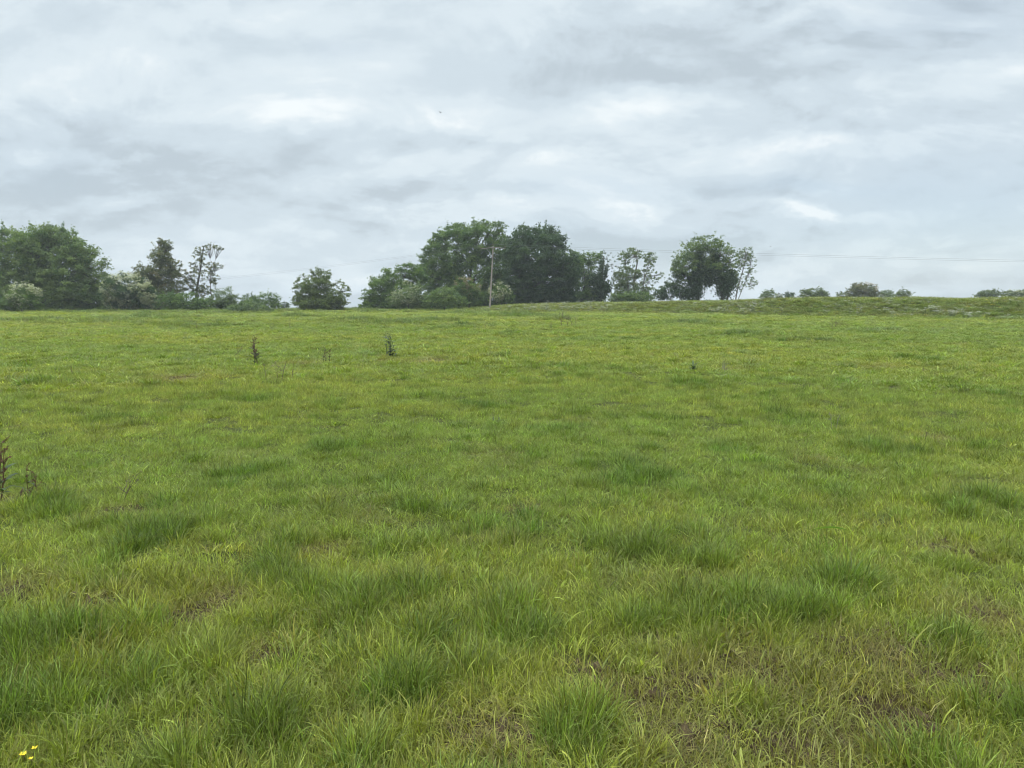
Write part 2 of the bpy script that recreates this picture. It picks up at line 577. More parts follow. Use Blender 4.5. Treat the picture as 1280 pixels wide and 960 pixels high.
def plant(name, label, cat, D, base_px, lobes, leaf, seed, size=0.30, dens=1.0, trunk=0.22, trunks=None, group=None,
          blossom=None, bmat=None, bark=None, ivy=None, part='crown', stem='trunk', clump=0.55, depth=0.9, limb=0.5, tone_shift=0.0, skirt=()):
    """lobes: (px, py, rx, ry[, density]) of the crown's masses as they stand in the photograph, at distance D;
    each becomes an ellipsoid of its own depth, filled with sprays of leaves carried by limbs."""
    rng = np.random.default_rng(seed)
    k = D / F
    size = size * 0.74
    lobes = list(lobes) + list(skirt)
    b = P(base_px, 380, D)
    b[2] = float(gz(b[0], D)) - 0.05
    root = empty(name, b, label, cat, group)
    cen, rad, den = [], [], []
    for lb in lobes:
        c = P(lb[0], lb[1], D)
        rx, rz = lb[2] * k, lb[3] * k
        ry = depth * 0.5 * (rx + rz) if rx < 1.6 * rz else depth * 0.75 * rx
        c[1] += rng.uniform(-0.35, 0.35) * ry
        cen.append(c); rad.append((rx, ry, rz)); den.append(lb[4] if len(lb) > 4 else 1.0)
    LC, LT, paths, BC, BT = [], [], [], [], []
    # trunks
    tops = []
    if trunks is None:
        hi = np.mean([c for c in cen], axis=0)
        trunks = [((base_px, None), None)]
        top = np.array((hi[0], hi[1], max(hi[2], b[2] + 0.6)))
        mid = np.array((b[0] * 0.7 + hi[0] * 0.3 + rng.normal() * 0.1, D, 0.5 * (b[2] + top[2])))
        pts = bezier(b - [0, 0, 0.2], mid, top, 7)
        paths.append((pts, np.linspace(trunk, trunk * 0.45, 7)))
        tops.append(pts)
    else:
        for line, r in trunks:
            pts = [P(q[0], q[1], D) for q in line]
            g = float(gz(pts[0][0], D))
            pts[0][2] = min(pts[0][2], g) - 0.2
            pts = np.array(pts)
            m = 8
            tt = np.linspace(0, len(pts) - 1, m)
            pts = np.stack([np.interp(tt, np.arange(len(pts)), pts[:, i]) for i in range(3)], -1)
            pts[1:-1] += rng.normal(size=(m - 2, 3)) * r * 0.4
            paths.append((pts, np.linspace(r, r * 0.3, m)))
            tops.append(pts)
    for c, r, dn in zip(cen, rad, den):
        r = np.array(r)
        area = 4 * np.pi * ((r[0] * r[1]) ** 1.6 / 3 + (r[0] * r[2]) ** 1.6 / 3 + (r[1] * r[2]) ** 1.6 / 3) ** (1 / 1.6)
        cl = clump * 0.9 * np.clip((r.min() / 1.6), 0.45, 1.15)
        nc = max(5, int(area * 0.55 * dn / cl ** 2 * 0.55))
        dirv = rng.normal(size=(nc, 3)); dirv /= np.linalg.norm(dirv, axis=1)[:, None]
        rr = rng.uniform(0.25, 1.0, nc) ** 0.45
        out = rng.random(nc) < 0.14
        rr = np.where(out, rng.uniform(0.98, 1.18, nc), rr)
        cc = c + dirv * rr[:, None] * r
        ok = cc[:, 2] > b[2] + 0.1
        cc = cc[ok]; out = out[ok]; rr = rr[ok]
        # limbs: trunk -> lobe -> some of the sprays
        pts = tops[int(np.argmin([np.abs(t_[:, 0] - c[0]).min() for t_ in tops]))]
        j = int(np.clip(np.argmin(np.linalg.norm(pts - (c - [0, 0, r[2] * 0.9]), axis=1)), 1, len(pts) - 1))
        st = pts[j]
        lim = max(0.025, trunk * 0.32)
        if np.linalg.norm(st - c) > 0.2:
            paths.append((bezier(st, 0.5 * (st + c) + [0, 0, 0.12 * np.linalg.norm(c - st)], c, 6), np.linspace(lim, lim * 0.45, 6)))
        for q in cc[rng.random(len(cc)) < (limb if len(cc) < 60 else limb * 45 / len(cc))]:
            s0 = st * 0.3 + c * 0.7
            paths.append((bezier(s0, 0.5 * (s0 + q) + rng.normal(size=3) * 0.1, q, 4), np.linspace(lim * 0.4, 0.012, 4)))
        # sprays
        nl = int(np.clip(40 * (cl / 0.55) ** 2 * (0.30 / size) ** 1.6, 6, 130))
        ct = np.clip(rng.normal(0.45, 0.27, len(cc)) + tone_shift, 0, 1)
        for q, o_, t0 in zip(cc, out, ct):
            n = int(nl * (0.45 if o_ else 1.0) * rng.uniform(0.6, 1.3))
            if o_:        # a twig reaching out of the mass
                d_ = (q - c) / np.linalg.norm(q - c) + [0, 0, 0.15]
                L_ = q + d_ * rng.uniform(-0.9, 0.9, (n, 1)) * cl * 1.1 + rng.normal(size=(n, 3)) * cl * 0.20
            else:
                L_ = q + rng.normal(size=(n, 3)) * np.array([cl, cl, cl * 0.62]) * 0.48
            LC.append(L_)
            LT.append(np.clip(t0 + rng.normal(0, 0.16, n), 0, 1))
        # heart of the mass
        if dn > 0.6:
            ni = int(area * 7.0 * dn * (0.3 / size) ** 1.5)
            dv = rng.normal(size=(ni, 3)); dv /= np.linalg.norm(dv, axis=1)[:, None]
            L_ = c + dv * (rng.random(ni) ** 0.4 * 0.88)[:, None] * r
            LC.append(L_); LT.append(np.clip(rng.normal(0.3, 0.18, ni), 0, 1))
    C = np.concatenate(LC); T = np.concatenate(LT)
    # nothing below the turf
    okk = C[:, 2] > gz(C[:, 0], C[:, 1]) + 0.05
    C, T = C[okk], T[okk]
    V, Q = leaves(C, size, rng)
    cr_ = mesh(part, V - b, Q, [LEAF[leaf]], root, {'tone': ('FLOAT', 'FACE', T.astype(np.float32))})
    V, Q = tubes(paths, 6)
    mesh(stem, V - b, Q, [bark or BARK], root, smooth=True)

    def extra(lst, nm, mat, sz, n_per, flat, surf, lab=None):
        LC = []
        for lb in lst:
            c = P(lb[0], lb[1], D)
            rx, rz = lb[2] * k, lb[3] * k
            ry = depth * 0.5 * (rx + rz)
            n = int(n_per * (lb[4] if len(lb) > 4 else 1.0))
            dv = rng.normal(size=(n, 3)); dv[:, 1] = -np.abs(dv[:, 1]) if surf else dv[:, 1]
            dv /= np.linalg.norm(dv, axis=1)[:, None]
            rr = rng.uniform(0.72, 1.12, n) if surf else np.abs(rng.normal(0, 0.62, n))
            LC.append(c + dv * rr[:, None] * np.array((rx, ry, rz)))
        C = np.concatenate(LC)
        if surf:      # blossom sits in sprays
            keep = fbm(C[:, 0] * 1.5 + seed, C[:, 2] * 2.2 + C[:, 1], seed, 3) + 0.3 * vnoise(C[:, 0] * 5, C[:, 2] * 5, seed) > 0.645
            C = C[keep]
        C = C[C[:, 2] > gz(C[:, 0], C[:, 1]) + 0.05]
        V, Q = leaves(C, sz, rng, flat)
        o = mesh(nm, V - b, Q, [mat], root, {'tone': ('FLOAT', 'FACE', rng.random(len(C)).astype(np.float32))})
        if lab: o['label'] = lab
    if blossom:
        extra(blossom, 'blossom', bmat or BLOSSOM, 0.16, 2600, 0.8, True)
    if ivy:
        extra(ivy, 'ivy', LEAF['ivy'], 0.26, 2600, 0.1, False, 'dark ivy clothing the trunk')
    return root


TL = 'trees along the field edge'
SH = 'shrubs along the field edge'
# --- left clump
plant('broadleaf_tree', 'big dense rounded tree at the left end of the tree line', 'tree', 99, 52,
      [(-38, 335, 40, 46), (12, 332, 46, 44), (48, 312, 30, 30), (62, 330, 46, 46), (88, 350, 40, 36), (30, 362, 60, 26), (8, 304, 22, 18),
       (62, 296, 22, 15), (86, 303, 14, 16, .7), (100, 318, 20, 24, .7), (116, 338, 18, 28, .5), (128, 362, 14, 22, .7), (96, 368, 36, 20)],
      'fresh', 1, 0.30, 1.0, 0.35, skirt=[(20, 386, 40, 6), (90, 386, 40, 6), (130, 385, 20, 6), (0, 377, 50, 12), (60, 377, 40, 12), (105, 377, 30, 12)], group=TL)
plant('hawthorn_bush', 'hawthorn with white blossom low in front of the big rounded tree', 'shrub', 90, 28,
      [(28, 373, 20, 14), (40, 378, 16, 10), (12, 378, 14, 10)], 'mid', 2, 0.22, 1.0, 0.08, group=SH, part='foliage', stem='stems',
      blossom=[(30, 369, 20, 16, .6), (44, 366, 10, 10, .3)])
plant('hawthorn_bush', 'domed hawthorn covered in cream blossom beside the big rounded tree', 'shrub', 93, 165,
      [(158, 364, 28, 20), (178, 371, 17, 17), (142, 368, 16, 18), (165, 380, 30, 9)], 'dark', 3, 0.22, 1.1, 0.10, group=SH, part='foliage',
      stem='stems', blossom=[(160, 362, 30, 21, 2.2), (178, 370, 18, 18, 3.4), (162, 376, 30, 12, 2.2)])
plant('broadleaf_tree', 'brownish-green tree with a ragged leaning tip, behind the cream-flowered hawthorn', 'tree', 104, 196,
      [(196, 340, 18, 22), (203, 320, 13, 14), (207, 308, 8, 8, .9), (201, 303, 5, 5, .8), (183, 348, 16, 18), (172, 340, 10, 9, .6), (213, 348, 14, 18),
       (219, 331, 9, 6, .7), (192, 368, 24, 20), (212, 372, 18, 16)], 'brown', 4, 0.26, 0.95, 0.25, skirt=[(185, 386, 24, 5), (215, 386, 24, 5), (196, 380, 24, 10), (180, 375, 18, 12)], group=TL)
plant('leaning_tree', 'thin sparse tree with a bare leaning trunk against the sky', 'tree', 106, 244,
      [(250, 318, 9, 10, .5), (262, 309, 9, 4, .5), (273, 310, 7, 3, .5), (248, 334, 11, 10, .45), (238, 345, 11, 11, .45), (265, 334, 9, 7, .4), (272, 332, 8, 4, .45),
       (262, 348, 13, 10, .4), (236, 356, 9, 10, .6), (250, 364, 14, 8, .7)], 'brown', 5, 0.24, 0.8, 0.10,
      trunks=[([(244, 388), (246, 366), (250, 340), (255, 308)], 0.20), ([(263, 388), (264, 372), (263, 356)], 0.13)], skirt=[(262, 385, 20, 5), (290, 385, 16, 5), (252, 380, 14, 8, .8)], group=TL, limb=0.8, clump=0.45)
plant('shrub', 'dark green shrub at the foot of the ragged brownish tree', 'shrub', 99, 222,
      [(212, 377, 20, 12), (232, 377, 22, 13), (250, 381, 16, 9)], 'mid', 6, 0.24, 1.1, 0.07, group=SH, part='foliage', stem='stems')
plant('shrub', 'pale green shrub at the foot of the thin leaning tree', 'shrub', 102, 278,
      [(278, 371, 15, 13), (268, 380, 14, 9), (288, 378, 10, 10)], 'grey', 7, 0.24, 1.0, 0.07, group=SH, part='foliage', stem='stems')
plant('shrub', 'grey-green low bush spreading out in front of the others on the left', 'shrub', 84, 312,
      [(312, 386, 26, 9), (294, 388, 14, 7), (328, 389, 14, 6)], 'grey', 8, 0.20, 1.2, 0.06, group=SH, part='foliage', stem='stems', tone_shift=-0.2)
plant('shrub', 'rounded green shrub just behind the grey-green low bush', 'shrub', 103, 332,
      [(332, 376, 16, 11), (318, 380, 10, 8), (344, 381, 8, 7)], 'mid', 9, 0.22, 1.0, 0.06, group=SH, part='foliage', stem='stems')
plant('shrub', 'short tufted shrub left of the rounded green shrub', 'shrub', 104, 308,
      [(309, 376, 10, 9), (303, 382, 9, 6)], 'mid', 10, 0.22, 1.0, 0.05, group=SH, part='foliage', stem='stems')
plant('shrub', 'tiny distant bluish bush in the gap left of the lone round shrub', 'shrub', 160, 358,
      [(358, 382, 5, 5), (352, 384, 4, 4)], 'dark', 11, 0.30, 1.0, 0.05, group=SH, part='foliage', stem='stems')
plant('hawthorn_bush', 'lone round bushy hawthorn standing apart in the gap with sky both sides', 'shrub', 101, 400,
      [(398, 362, 20, 18), (383, 367, 16, 16), (417, 369, 14, 15), (400, 347, 13, 10, .8), (372, 360, 8, 12, .4), (431, 364, 8, 9, .45), (400, 378, 30, 9), (394, 341, 7, 6, .5), (409, 342, 5, 7, .45), (424, 354, 7, 6, .4), (378, 349, 6, 6, .4)],
      'hedge', 12, 0.24, 1.0, 0.14, skirt=[(400, 386, 26, 4), (400, 380, 30, 8), (380, 377, 14, 9), (420, 378, 16, 8)], group=SH, part='foliage', stem='stems', tone_shift=0.12)
# --- middle clump
plant('broadleaf_tree', 'small spreading tree stepping down at the left of the tall trees', 'tree', 106, 486,
      [(476, 364, 18, 20), (490, 350, 20, 15), (508, 338, 14, 11, .8), (462, 372, 10, 12), (500, 366, 22, 18), (520, 350, 14, 20)], 'mid', 13, 0.27, 1.0, 0.2, skirt=[(470, 383, 22, 6), (505, 383, 24, 6), (545, 383, 22, 6), (476, 377, 22, 9), (510, 377, 24, 9), (535, 376, 16, 10)], group=TL)
plant('hawthorn_bush', 'hawthorn with thin cream blossom in front of the small spreading tree', 'shrub', 98, 512,
      [(512, 370, 17, 15), (498, 376, 14, 9), (526, 377, 12, 9)], 'grey', 14, 0.22, 1.0, 0.08, group=SH, part='foliage', stem='stems',
      blossom=[(512, 366, 18, 15, .22), (503, 372, 16, 10, .12)])
plant('shrub', 'fresh green shrub below the tallest tree left of the pole', 'shrub', 96, 556,
      [(556, 370, 18, 13), (544, 377, 16, 8), (572, 378, 14, 8)], 'fresh', 15, 0.22, 1.0, 0.08, group=SH, part='foliage', stem='stems')
plant('hawthorn_bush', 'hawthorn fading to rusty blossom just left of the pole', 'shrub', 107, 586,
      [(586, 364, 15, 14), (594, 372, 14, 10), (578, 358, 10, 9)], 'mid', 16, 0.23, 1.0, 0.08, group=SH, part='foliage', stem='stems',
      blossom=[(580, 354, 12, 8, .6), (590, 362, 14, 12, .2)], bmat=PINKISH)
plant('hawthorn_bush', 'small hawthorn with white blossom just right of the pole', 'shrub', 109, 626,
      [(626, 366, 13, 12), (634, 371, 10, 8)], 'mid', 17, 0.22, 1.0, 0.07, group=SH, part='foliage', stem='stems', blossom=[(625, 365, 14, 12, .9)])
plant('broadleaf_tree', 'tallest mid-green tree behind the pole with a wispy top', 'tree', 120, 588,
      [(570, 318, 30, 32), (545, 328, 20, 32), (536, 345, 14, 26), (598, 302, 26, 22), (574, 291, 22, 12), (550, 300, 10, 12), (622, 322, 20, 34), (592, 345, 42, 30),
       (614, 286, 15, 11, .45), (626, 290, 9, 12, .4), (602, 281, 12, 8, .7), (560, 358, 26, 22), (618, 358, 24, 22)], 'mid', 18, 0.31, 1.05, 0.4, skirt=[(570, 381, 30, 6), (600, 380, 24, 6), (632, 379, 20, 5), (575, 370, 32, 13), (612, 370, 30, 13)], group=TL, tone_shift=-0.05)
plant('broadleaf_tree', 'very dark tall dense tree to the right of the pole', 'tree', 114, 674,
      [(640, 330, 12, 34), (636, 312, 9, 16, .8), (714, 334, 12, 22, .9), (672, 322, 32, 38), (662, 298, 20, 16), (684, 296, 18, 14), (652, 318, 16, 34), (694, 318, 16, 28), (674, 350, 36, 28), (704, 346, 16, 30), (648, 356, 18, 22),
       (703, 302, 8, 4, .7), (656, 286, 8, 7, .6), (690, 287, 10, 5, .6), (712, 362, 14, 16)], 'dark', 19, 0.30, 1.15, 0.4, skirt=[(650, 379, 20, 6), (700, 379, 24, 6), (660, 368, 26, 13), (690, 368, 26, 13), (676, 374, 40, 8)], group=TL)
plant('broadleaf_tree', 'mixed green tree leaning out right of the very dark tree', 'tree', 121, 726,
      [(718, 328, 14, 18, .9), (738, 322, 14, 10, .7), (730, 338, 16, 18, .9), (724, 360, 24, 18), (742, 362, 14, 14), (750, 318, 6, 4, .5)], 'mid', 20, 0.27, 1.0, 0.25, skirt=[(728, 372, 24, 9), (748, 370, 12, 9)], group=TL)
plant('ivy_covered_stub', 'narrow ivy-covered broken trunk with spiky top between two airy trees', 'tree', 119, 752,
      [(758, 320, 9, 6, .25), (766, 330, 7, 6, .25)], 'dark', 21, 0.22, 0.6, 0.12,
      trunks=[([(752, 388), (751, 360), (752, 340), (754, 320)], 0.26), ([(752, 352), (757, 338), (760, 330)], 0.12)],
      ivy=[(751, 366, 9, 16, .8), (750, 350, 7, 14, .7), (752, 333, 3.5, 11, .3), (757, 340, 3, 8, .25), (743, 350, 8, 12, .5), (758, 360, 7, 10, .5)], group=TL)
plant('broadleaf_tree', 'airy light green tree with sky showing through, beside the ivy-covered stub', 'tree', 117, 792,
      [(792, 319, 15, 9, .6), (780, 324, 9, 9, .6), (812, 325, 8, 10, .65), (784, 344, 17, 13, .8), (806, 340, 10, 12, .5), (774, 350, 9, 12, .7), (792, 364, 26, 12), (822, 345, 9, 6, .35), (812, 352, 8, 8, .3)],
      'grey', 22, 0.25, 0.9, 0.18, trunks=[([(792, 385), (792, 360), (796, 330), (797, 312)], 0.2), ([(800, 385), (806, 350), (812, 322)], 0.12), ([(788, 385), (784, 350), (782, 325)], 0.12)],
      skirt=[(792, 373, 28, 7)], group=TL, bark=BARK_PALE, clump=0.45)
plant('shrub', 'dark rounded shrub left of the twin-trunked ivy tree', 'shrub', 112, 838,
      [(836, 363, 13, 12), (846, 352, 9, 14, .8), (824, 369, 9, 8), (852, 366, 10, 10)], 'dark', 23, 0.24, 1.0, 0.08, group=SH, part='foliage', stem='stems', tone_shift=0.15)
plant('shrub', 'bright green bush at the foot of the airy light green tree', 'shrub', 104, 780,
      [(784, 371, 12, 6), (800, 371, 16, 7), (770, 372, 10, 6)], 'fresh', 24, 0.2, 1.0, 0.05, group=SH, part='foliage', stem='stems', tone_shift=-0.1)
plant('broadleaf_tree', 'big rounded tree with ivy-clad twin trunks and sky between them', 'tree', 112, 880,
      [(848, 334, 10, 14, .6), (912, 326, 10, 14, .5), (882, 306, 20, 14, .7), (866, 314, 16, 14, .7), (856, 330, 16, 16, .7), (900, 316, 14, 16, .65), (878, 324, 22, 18, .75), (906, 334, 10, 14, .6), (850, 342, 10, 12, .6), (890, 335, 18, 14, .8), (916, 344, 8, 10, .5)],
      'fresh', 25, 0.26, 0.9, 0.26, trunks=[([(872, 385), (873, 360), (874, 335), (880, 305)], 0.36), ([(903, 385), (902, 362), (898, 340), (890, 315)], 0.30), ([(908, 385), (910, 355), (908, 330)], 0.2)],
      ivy=[(886, 351, 10, 8, .7), (870, 362, 10, 16, 1.1), (872, 344, 11, 14, 1.1), (866, 350, 14, 12, .7), (905, 362, 10, 15, 1.1), (904, 347, 15, 12, 1.2), (914, 352, 9, 13, .8), (888, 338, 15, 9, .9), (875, 325, 6, 14, .5), (895, 325, 5, 14, .4), (860, 368, 10, 9, .6)],
      group=TL, clump=0.45)
plant('leaning_tree', 'slender thin-leaved tree at the right end of the tall trees', 'tree', 115, 926,
      [(930, 322, 9, 10, .4), (932, 316, 9, 9, .4), (938, 328, 8, 9, .4), (927, 330, 7, 11, .35), (936, 344, 9, 9, .4), (940, 355, 8, 7, .35), (926, 358, 8, 8, .35)], 'grey', 26, 0.21, 0.8, 0.09,
      trunks=[([(918, 385), (923, 355), (931, 330), (933, 310)], 0.11), ([(921, 372), (932, 350), (938, 335)], 0.06)], group=TL, limb=0.8, clump=0.4, bark=BARK_PALE)
# --- hedge bushes behind the bank on the right
HB = 'hedge bushes beyond the bank'
for sd, (nm, lab, D, bpx, lob, lf, blo) in enumerate([
    ('hedge_bush', 'first small hedge bush right of the slender thin-leaved tree', 150, 961, [(961, 368, 9, 6), (957, 371, 7, 5)], 'grey', None),
    ('hedge_bush', 'low flat scrap of hedge between the first two round bushes', 152, 976, [(974, 370, 6, 4, .7)], 'brown', None),
    ('hedge_bush', 'small dark low hedge bush left of the wider domed one', 150, 986, [(987, 369, 7, 5)], 'dark', None),
    ('hedge_bush', 'wide domed green hedge bush between slender tree and rusty-topped bush', 148, 1018, [(1018, 366, 14, 7), (1006, 368, 8, 6), (1030, 369, 8, 5)], 'hedge', None),
    ('hedge_bush', 'tallest hedge bush on the right, tinged rusty with old blossom', 146, 1080, [(1078, 363, 16, 8), (1066, 366, 10, 7), (1092, 366, 9, 6), (1074, 358, 9, 5, .8)], 'brown', [(1080, 361, 16, 8, .6)]),
    ('hedge_bush', 'low dark flank of hedge just left of the rusty-topped bush', 149, 1054, [(1053, 369, 8, 5)], 'hedge', None),
    ('hedge_bush', 'pale green hedge bush just right of the rusty-topped bush', 150, 1110, [(1109, 367, 9, 5), (1102, 369, 7, 4)], 'grey', None),
    ('hedge_bush', 'small end bush of the hedge, right of the pale green one', 152, 1131, [(1131, 367, 9, 6), (1125, 370, 8, 4)], 'hedge', None),
    ('hedge_bush', 'hedge bush alone near the right edge, leafy and green', 148, 1238, [(1236, 367, 12, 5), (1226, 369, 8, 4), (1244, 365, 6, 4, .7)], 'hedge', None),
    ('hedge_bush', 'hedge bush touching the right edge, flecked with white blossom', 148, 1266, [(1262, 368, 14, 5), (1282, 368, 14, 6), (1300, 367, 14, 6)], 'hedge', [(1268, 367, 16, 5, .5)]),
]):
    plant(nm, lab, 'shrub', D, bpx, lob + [(q[0], q[1] + 8, q[2], 7) for q in lob[:1]], lf, 40 + sd, 0.26, 1.0, 0.07, group=HB, part='foliage', stem='stems', blossom=blo,
          bmat=PINKISH if blo and 'rusty' in lab else None)

# ------------------------------------------------------------------ pole and wires
PD = 101.0
pb = P(612, 379, PD); pb[2] = float(gz(pb[0], PD))
ptop = P(616.5, 308, PD)
pole = empty('utility_pole', pb, 'weathered wooden electricity pole with a crossarm in front of the tall trees', 'utility pole')
V, Q = tubes([(np.linspace(pb - [0, 0, 0.5], ptop, 8), np.linspace(0.115, 0.085, 8)), (np.array([ptop, ptop + [0, 0, 0.03]]), [0.085, 0.01])], 12)
mesh('shaft', V - pb, Q, [POLEWOOD], pole, smooth=True)


def boxm(cen, ax, half):
    """box: centre, three axes (rows), half sizes"""
    ax = np.asarray(ax, float)
    s = np.array([[i, j, k] for i in (-1, 1) for j in (-1, 1) for k in (-1, 1)], float) * half
    V = np.asarray(cen) + s @ ax
    Q = np.array([[0, 1, 3, 2], [4, 6, 7, 5], [0, 4, 5, 1], [2, 3, 7, 6], [0, 2, 6, 4], [1, 5, 7, 3]])
    return V, Q


def merge(parts):
    VV, QQ, o = [], [], 0
    for V, Q in parts:
        VV.append(V); QQ.append(np.asarray(Q) + o); o += len(V)
    return np.concatenate(VV), np.concatenate(QQ)


armL, armR = P(601, 311.5, PD) + [0, -0.18, 0], P(631, 310.5, PD) + [0, -0.18, 0]
armC = P(616.3, 309.2, PD) + [0, -0.18, 0]
for end in (armL, armR):
    d = end - armC; ln = np.linalg.norm(d); d /= ln
    n_ = np.cross(d, [0, 1, 0]); n_ /= np.linalg.norm(n_)
    mesh('crossarm', *[(lambda r: (r[0] - pb, r[1]))(boxm((armC + end) / 2 - d * 0.0, [d, np.cross(n_, d), n_], [ln / 2, 0.04, 0.042]))][0], [POLEWOOD], pole)
mesh('brace', *(lambda r: (r[0] - pb, r[1]))(tubes([(np.array([P(608, 311, PD) + [0, -0.13, 0], P(614.6, 319, PD) + [0, -0.13, 0]]), [0.03, 0.03])], 6)), [STEEL], pole)
V, Q = boxm(P(614.6, 321, PD) + [0, -0.2, 0], np.eye(3), [0.07, 0.06, 0.13])
mesh('fuse_box', V - pb, Q, [STEEL], pole)
tips = []
for end in (armL, armC + [0, 0.18, 0.16], armR):
    prof = np.array([0, .06, .07, .12, .13, .18, .20, .24])
    rr = np.array([.02, .02, .055, .055, .035, .05, .03, .005])
    c0 = end + [0, 0, 0.06]
    V, Q = tubes([(np.stack([np.full(8, c0[0]), np.full(8, c0[1]), c0[2] + prof], -1), rr)], 8)
    mesh('insulator', V - pb, Q, [CERAMIC], pole, smooth=True)
    tips.append(c0 + [0, 0, 0.2])


def wire(p0, p1, sag, label, thick=0.0065):
    tt = np.linspace(0, 1, 40)[:, None]
    pts = p0 * (1 - tt) + p1 * tt
    pts[:, 2] -= (4 * sag * tt * (1 - tt))[:, 0]
    V, Q = tubes([(pts, np.full(40, thick))], 4)
    o = mesh('overhead_wire', V, Q, [WIRE])
    tag(o, label, 'overhead wire', 'overhead wires of the electricity pole')


RE = P(1470, 331, 96)
wire(tips[0], P(60, 366, 190), 0.9, 'electricity wire running left from the far-left tip of the crossarm')
wire(tips[1], P(64, 364, 190.6), 0.9, 'electricity wire running left from the head of the pole')
wire(tips[1], RE + [0, 0.6, 0.25], 0.25, 'upper electricity wire running right from the head of the pole', 0.0085)
wire(tips[2], RE + [0, 0, 0], 0.25, 'lower electricity wire running right from the right crossarm tip', 0.0085)

# ------------------------------------------------------------------ birds
FEATHER = plain('dark_feathers', (0.02, 0.02, 0.022), (0.045, 0.045, 0.05), 10, 0.7)


def bird(px, py, D, head, bank, label):
    c = P(px, py, D)
    root = empty('bird', c, label, 'bird')
    root.rotation_euler = (bank, 0.1, head)
    s = np.linspace(-0.11, 0.12, 9)
    r = np.array([.006, .016, .026, .033, .034, .028, .020, .019, .004])
    V1, Q1 = tubes([(np.stack([s, 0 * s, 0.01 * np.sin(s * 12)], -1), r)], 8)

    def plate(pts, th=0.004):
        p = np.array(pts, float); n = len(p)
        V = np.concatenate([p + [0, 0, th], p - [0, 0, th]])
        Q = [[i, (i + 1) % n, n + (i + 1) % n, n + i] for i in range(n)]
        Q += [[0, 1, 2, 3], [n + 3, n + 2, n + 1, n]]
        return V, np.array(Q)
    tailm = plate([(-0.09, -.015, 0), (-0.09, .015, 0), (-0.2, .04, 0), (-0.2, -.04, 0)])
    V, Q = merge([(V1, Q1), tailm])
    mesh('body', V, Q, [FEATHER], root, smooth=True)
    for sg in (-1, 1):
        a = plate([(0.06, .02 * sg, .01), (-0.04, .02 * sg, .01), (-0.05, .12 * sg, .05), (0.07, .12 * sg, .05)])
        b = plate([(0.07, .12 * sg, .05), (-0.05, .12 * sg, .05), (-0.10, .27 * sg, .06), (-0.06, .28 * sg, .06)])
        V, Q = merge([a, b])
        mesh('wing', V, Q, [FEATHER], root)


bird(550.3, 140.5, 85, 0.9, 0.5, 'small dark bird flying high in the clouds above the tall trees')
bird(963, 308.5, 170, 2.2, -0.4, 'tiny faraway bird low in the sky right of the slender tree')

# ------------------------------------------------------------------ grass tufts (prototypes kept out of the scene, scattered by geometry nodes)
PROTO = bpy.data.collections.new('grass_tufts')


def blades(base, az, length, lean, curl, width, seg=4, twist=None):
    """curved tapering blades; base n x 2, returns verts, quads, per-blade index"""
    n = len(base)
    tt = np.linspace(0, 1, seg + 1)
    ex = (0.8 + 3.6 * (np.sin(np.arange(n) * 12.9898) * 43758.5453 % 1.0) ** 2)[:, None]     # some droop evenly, some are kinked near the tip
    ang = lean[:, None] + curl[:, None] * tt[None] ** ex           # angle from vertical
    st = (length / seg)[:, None]
    h = np.concatenate([np.zeros((n, 1)), np.cumsum(np.sin(ang[:, :-1]) * st, 1)], 1)
    z = np.concatenate([np.zeros((n, 1)), np.cumsum(np.cos(ang[:, :-1]) * st, 1)], 1)
    z = np.maximum(z, 0.004 + 0.0 * z)
    z[:, 0] = -0.02
    d = np.stack([np.cos(az), np.sin(az)], -1)
    tw = az + np.pi / 2 + (twist if twist is not None else 0)
    sd = np.stack([np.cos(tw), np.sin(tw)], -1)
    wv = width[:, None] * np.array([0.8, 1.0, 0.85, 0.55, 0.08])[None, :] if seg == 4 else width[:, None] * np.interp(tt, [0, .3, .6, 1], [.8, 1, .8, .08])[None]
    cx = base[:, None, 0] + h * d[:, None, 0]
    cy = base[:, None, 1] + h * d[:, None, 1]
    A = np.stack([cx - sd[:, None, 0] * wv / 2, cy - sd[:, None, 1] * wv / 2, z], -1)
    B = np.stack([cx + sd[:, None, 0] * wv / 2, cy + sd[:, None, 1] * wv / 2, z], -1)
    V = np.stack([A, B], 2).reshape(n, -1, 3)
    m = (seg + 1) * 2
    i = np.arange(seg) * 2
    q = np.stack([i, i + 1, i + 3, i + 2], -1)
    Q = (np.arange(n)[:, None, None] * m + q[None]).reshape(-1, 4)
    return V.reshape(-1, 3), Q, np.repeat(np.arange(n), seg), np.tile(tt[:-1], n)


# grass colour: the tuft's own tint (read from the scattered point), each blade drier or fresher than the next
def grass_colour(M):
    ti = M.n('ShaderNodeAttribute', attribute_name='tint', attribute_type='INSTANCER')
    dry = M.n('ShaderNodeAttribute', attribute_name='dry')
    var = M.n('ShaderNodeAttribute', attribute_name='var')
    vv = M.n('ShaderNodeVectorMath', operation='SCALE')
    M.link(ti.outputs['Color'], vv.inputs[0])
    M.link(var.outputs['Fac'], vv.inputs['Scale'])
    return M.mix(dry.outputs['Fac'], vv.outputs[0], (0.25, 0.205, 0.085))


GRASS = leafy('grass_blades', grass_colour, 0.42, 0.45, 0.30, (1.15, 1.2, 0.45))


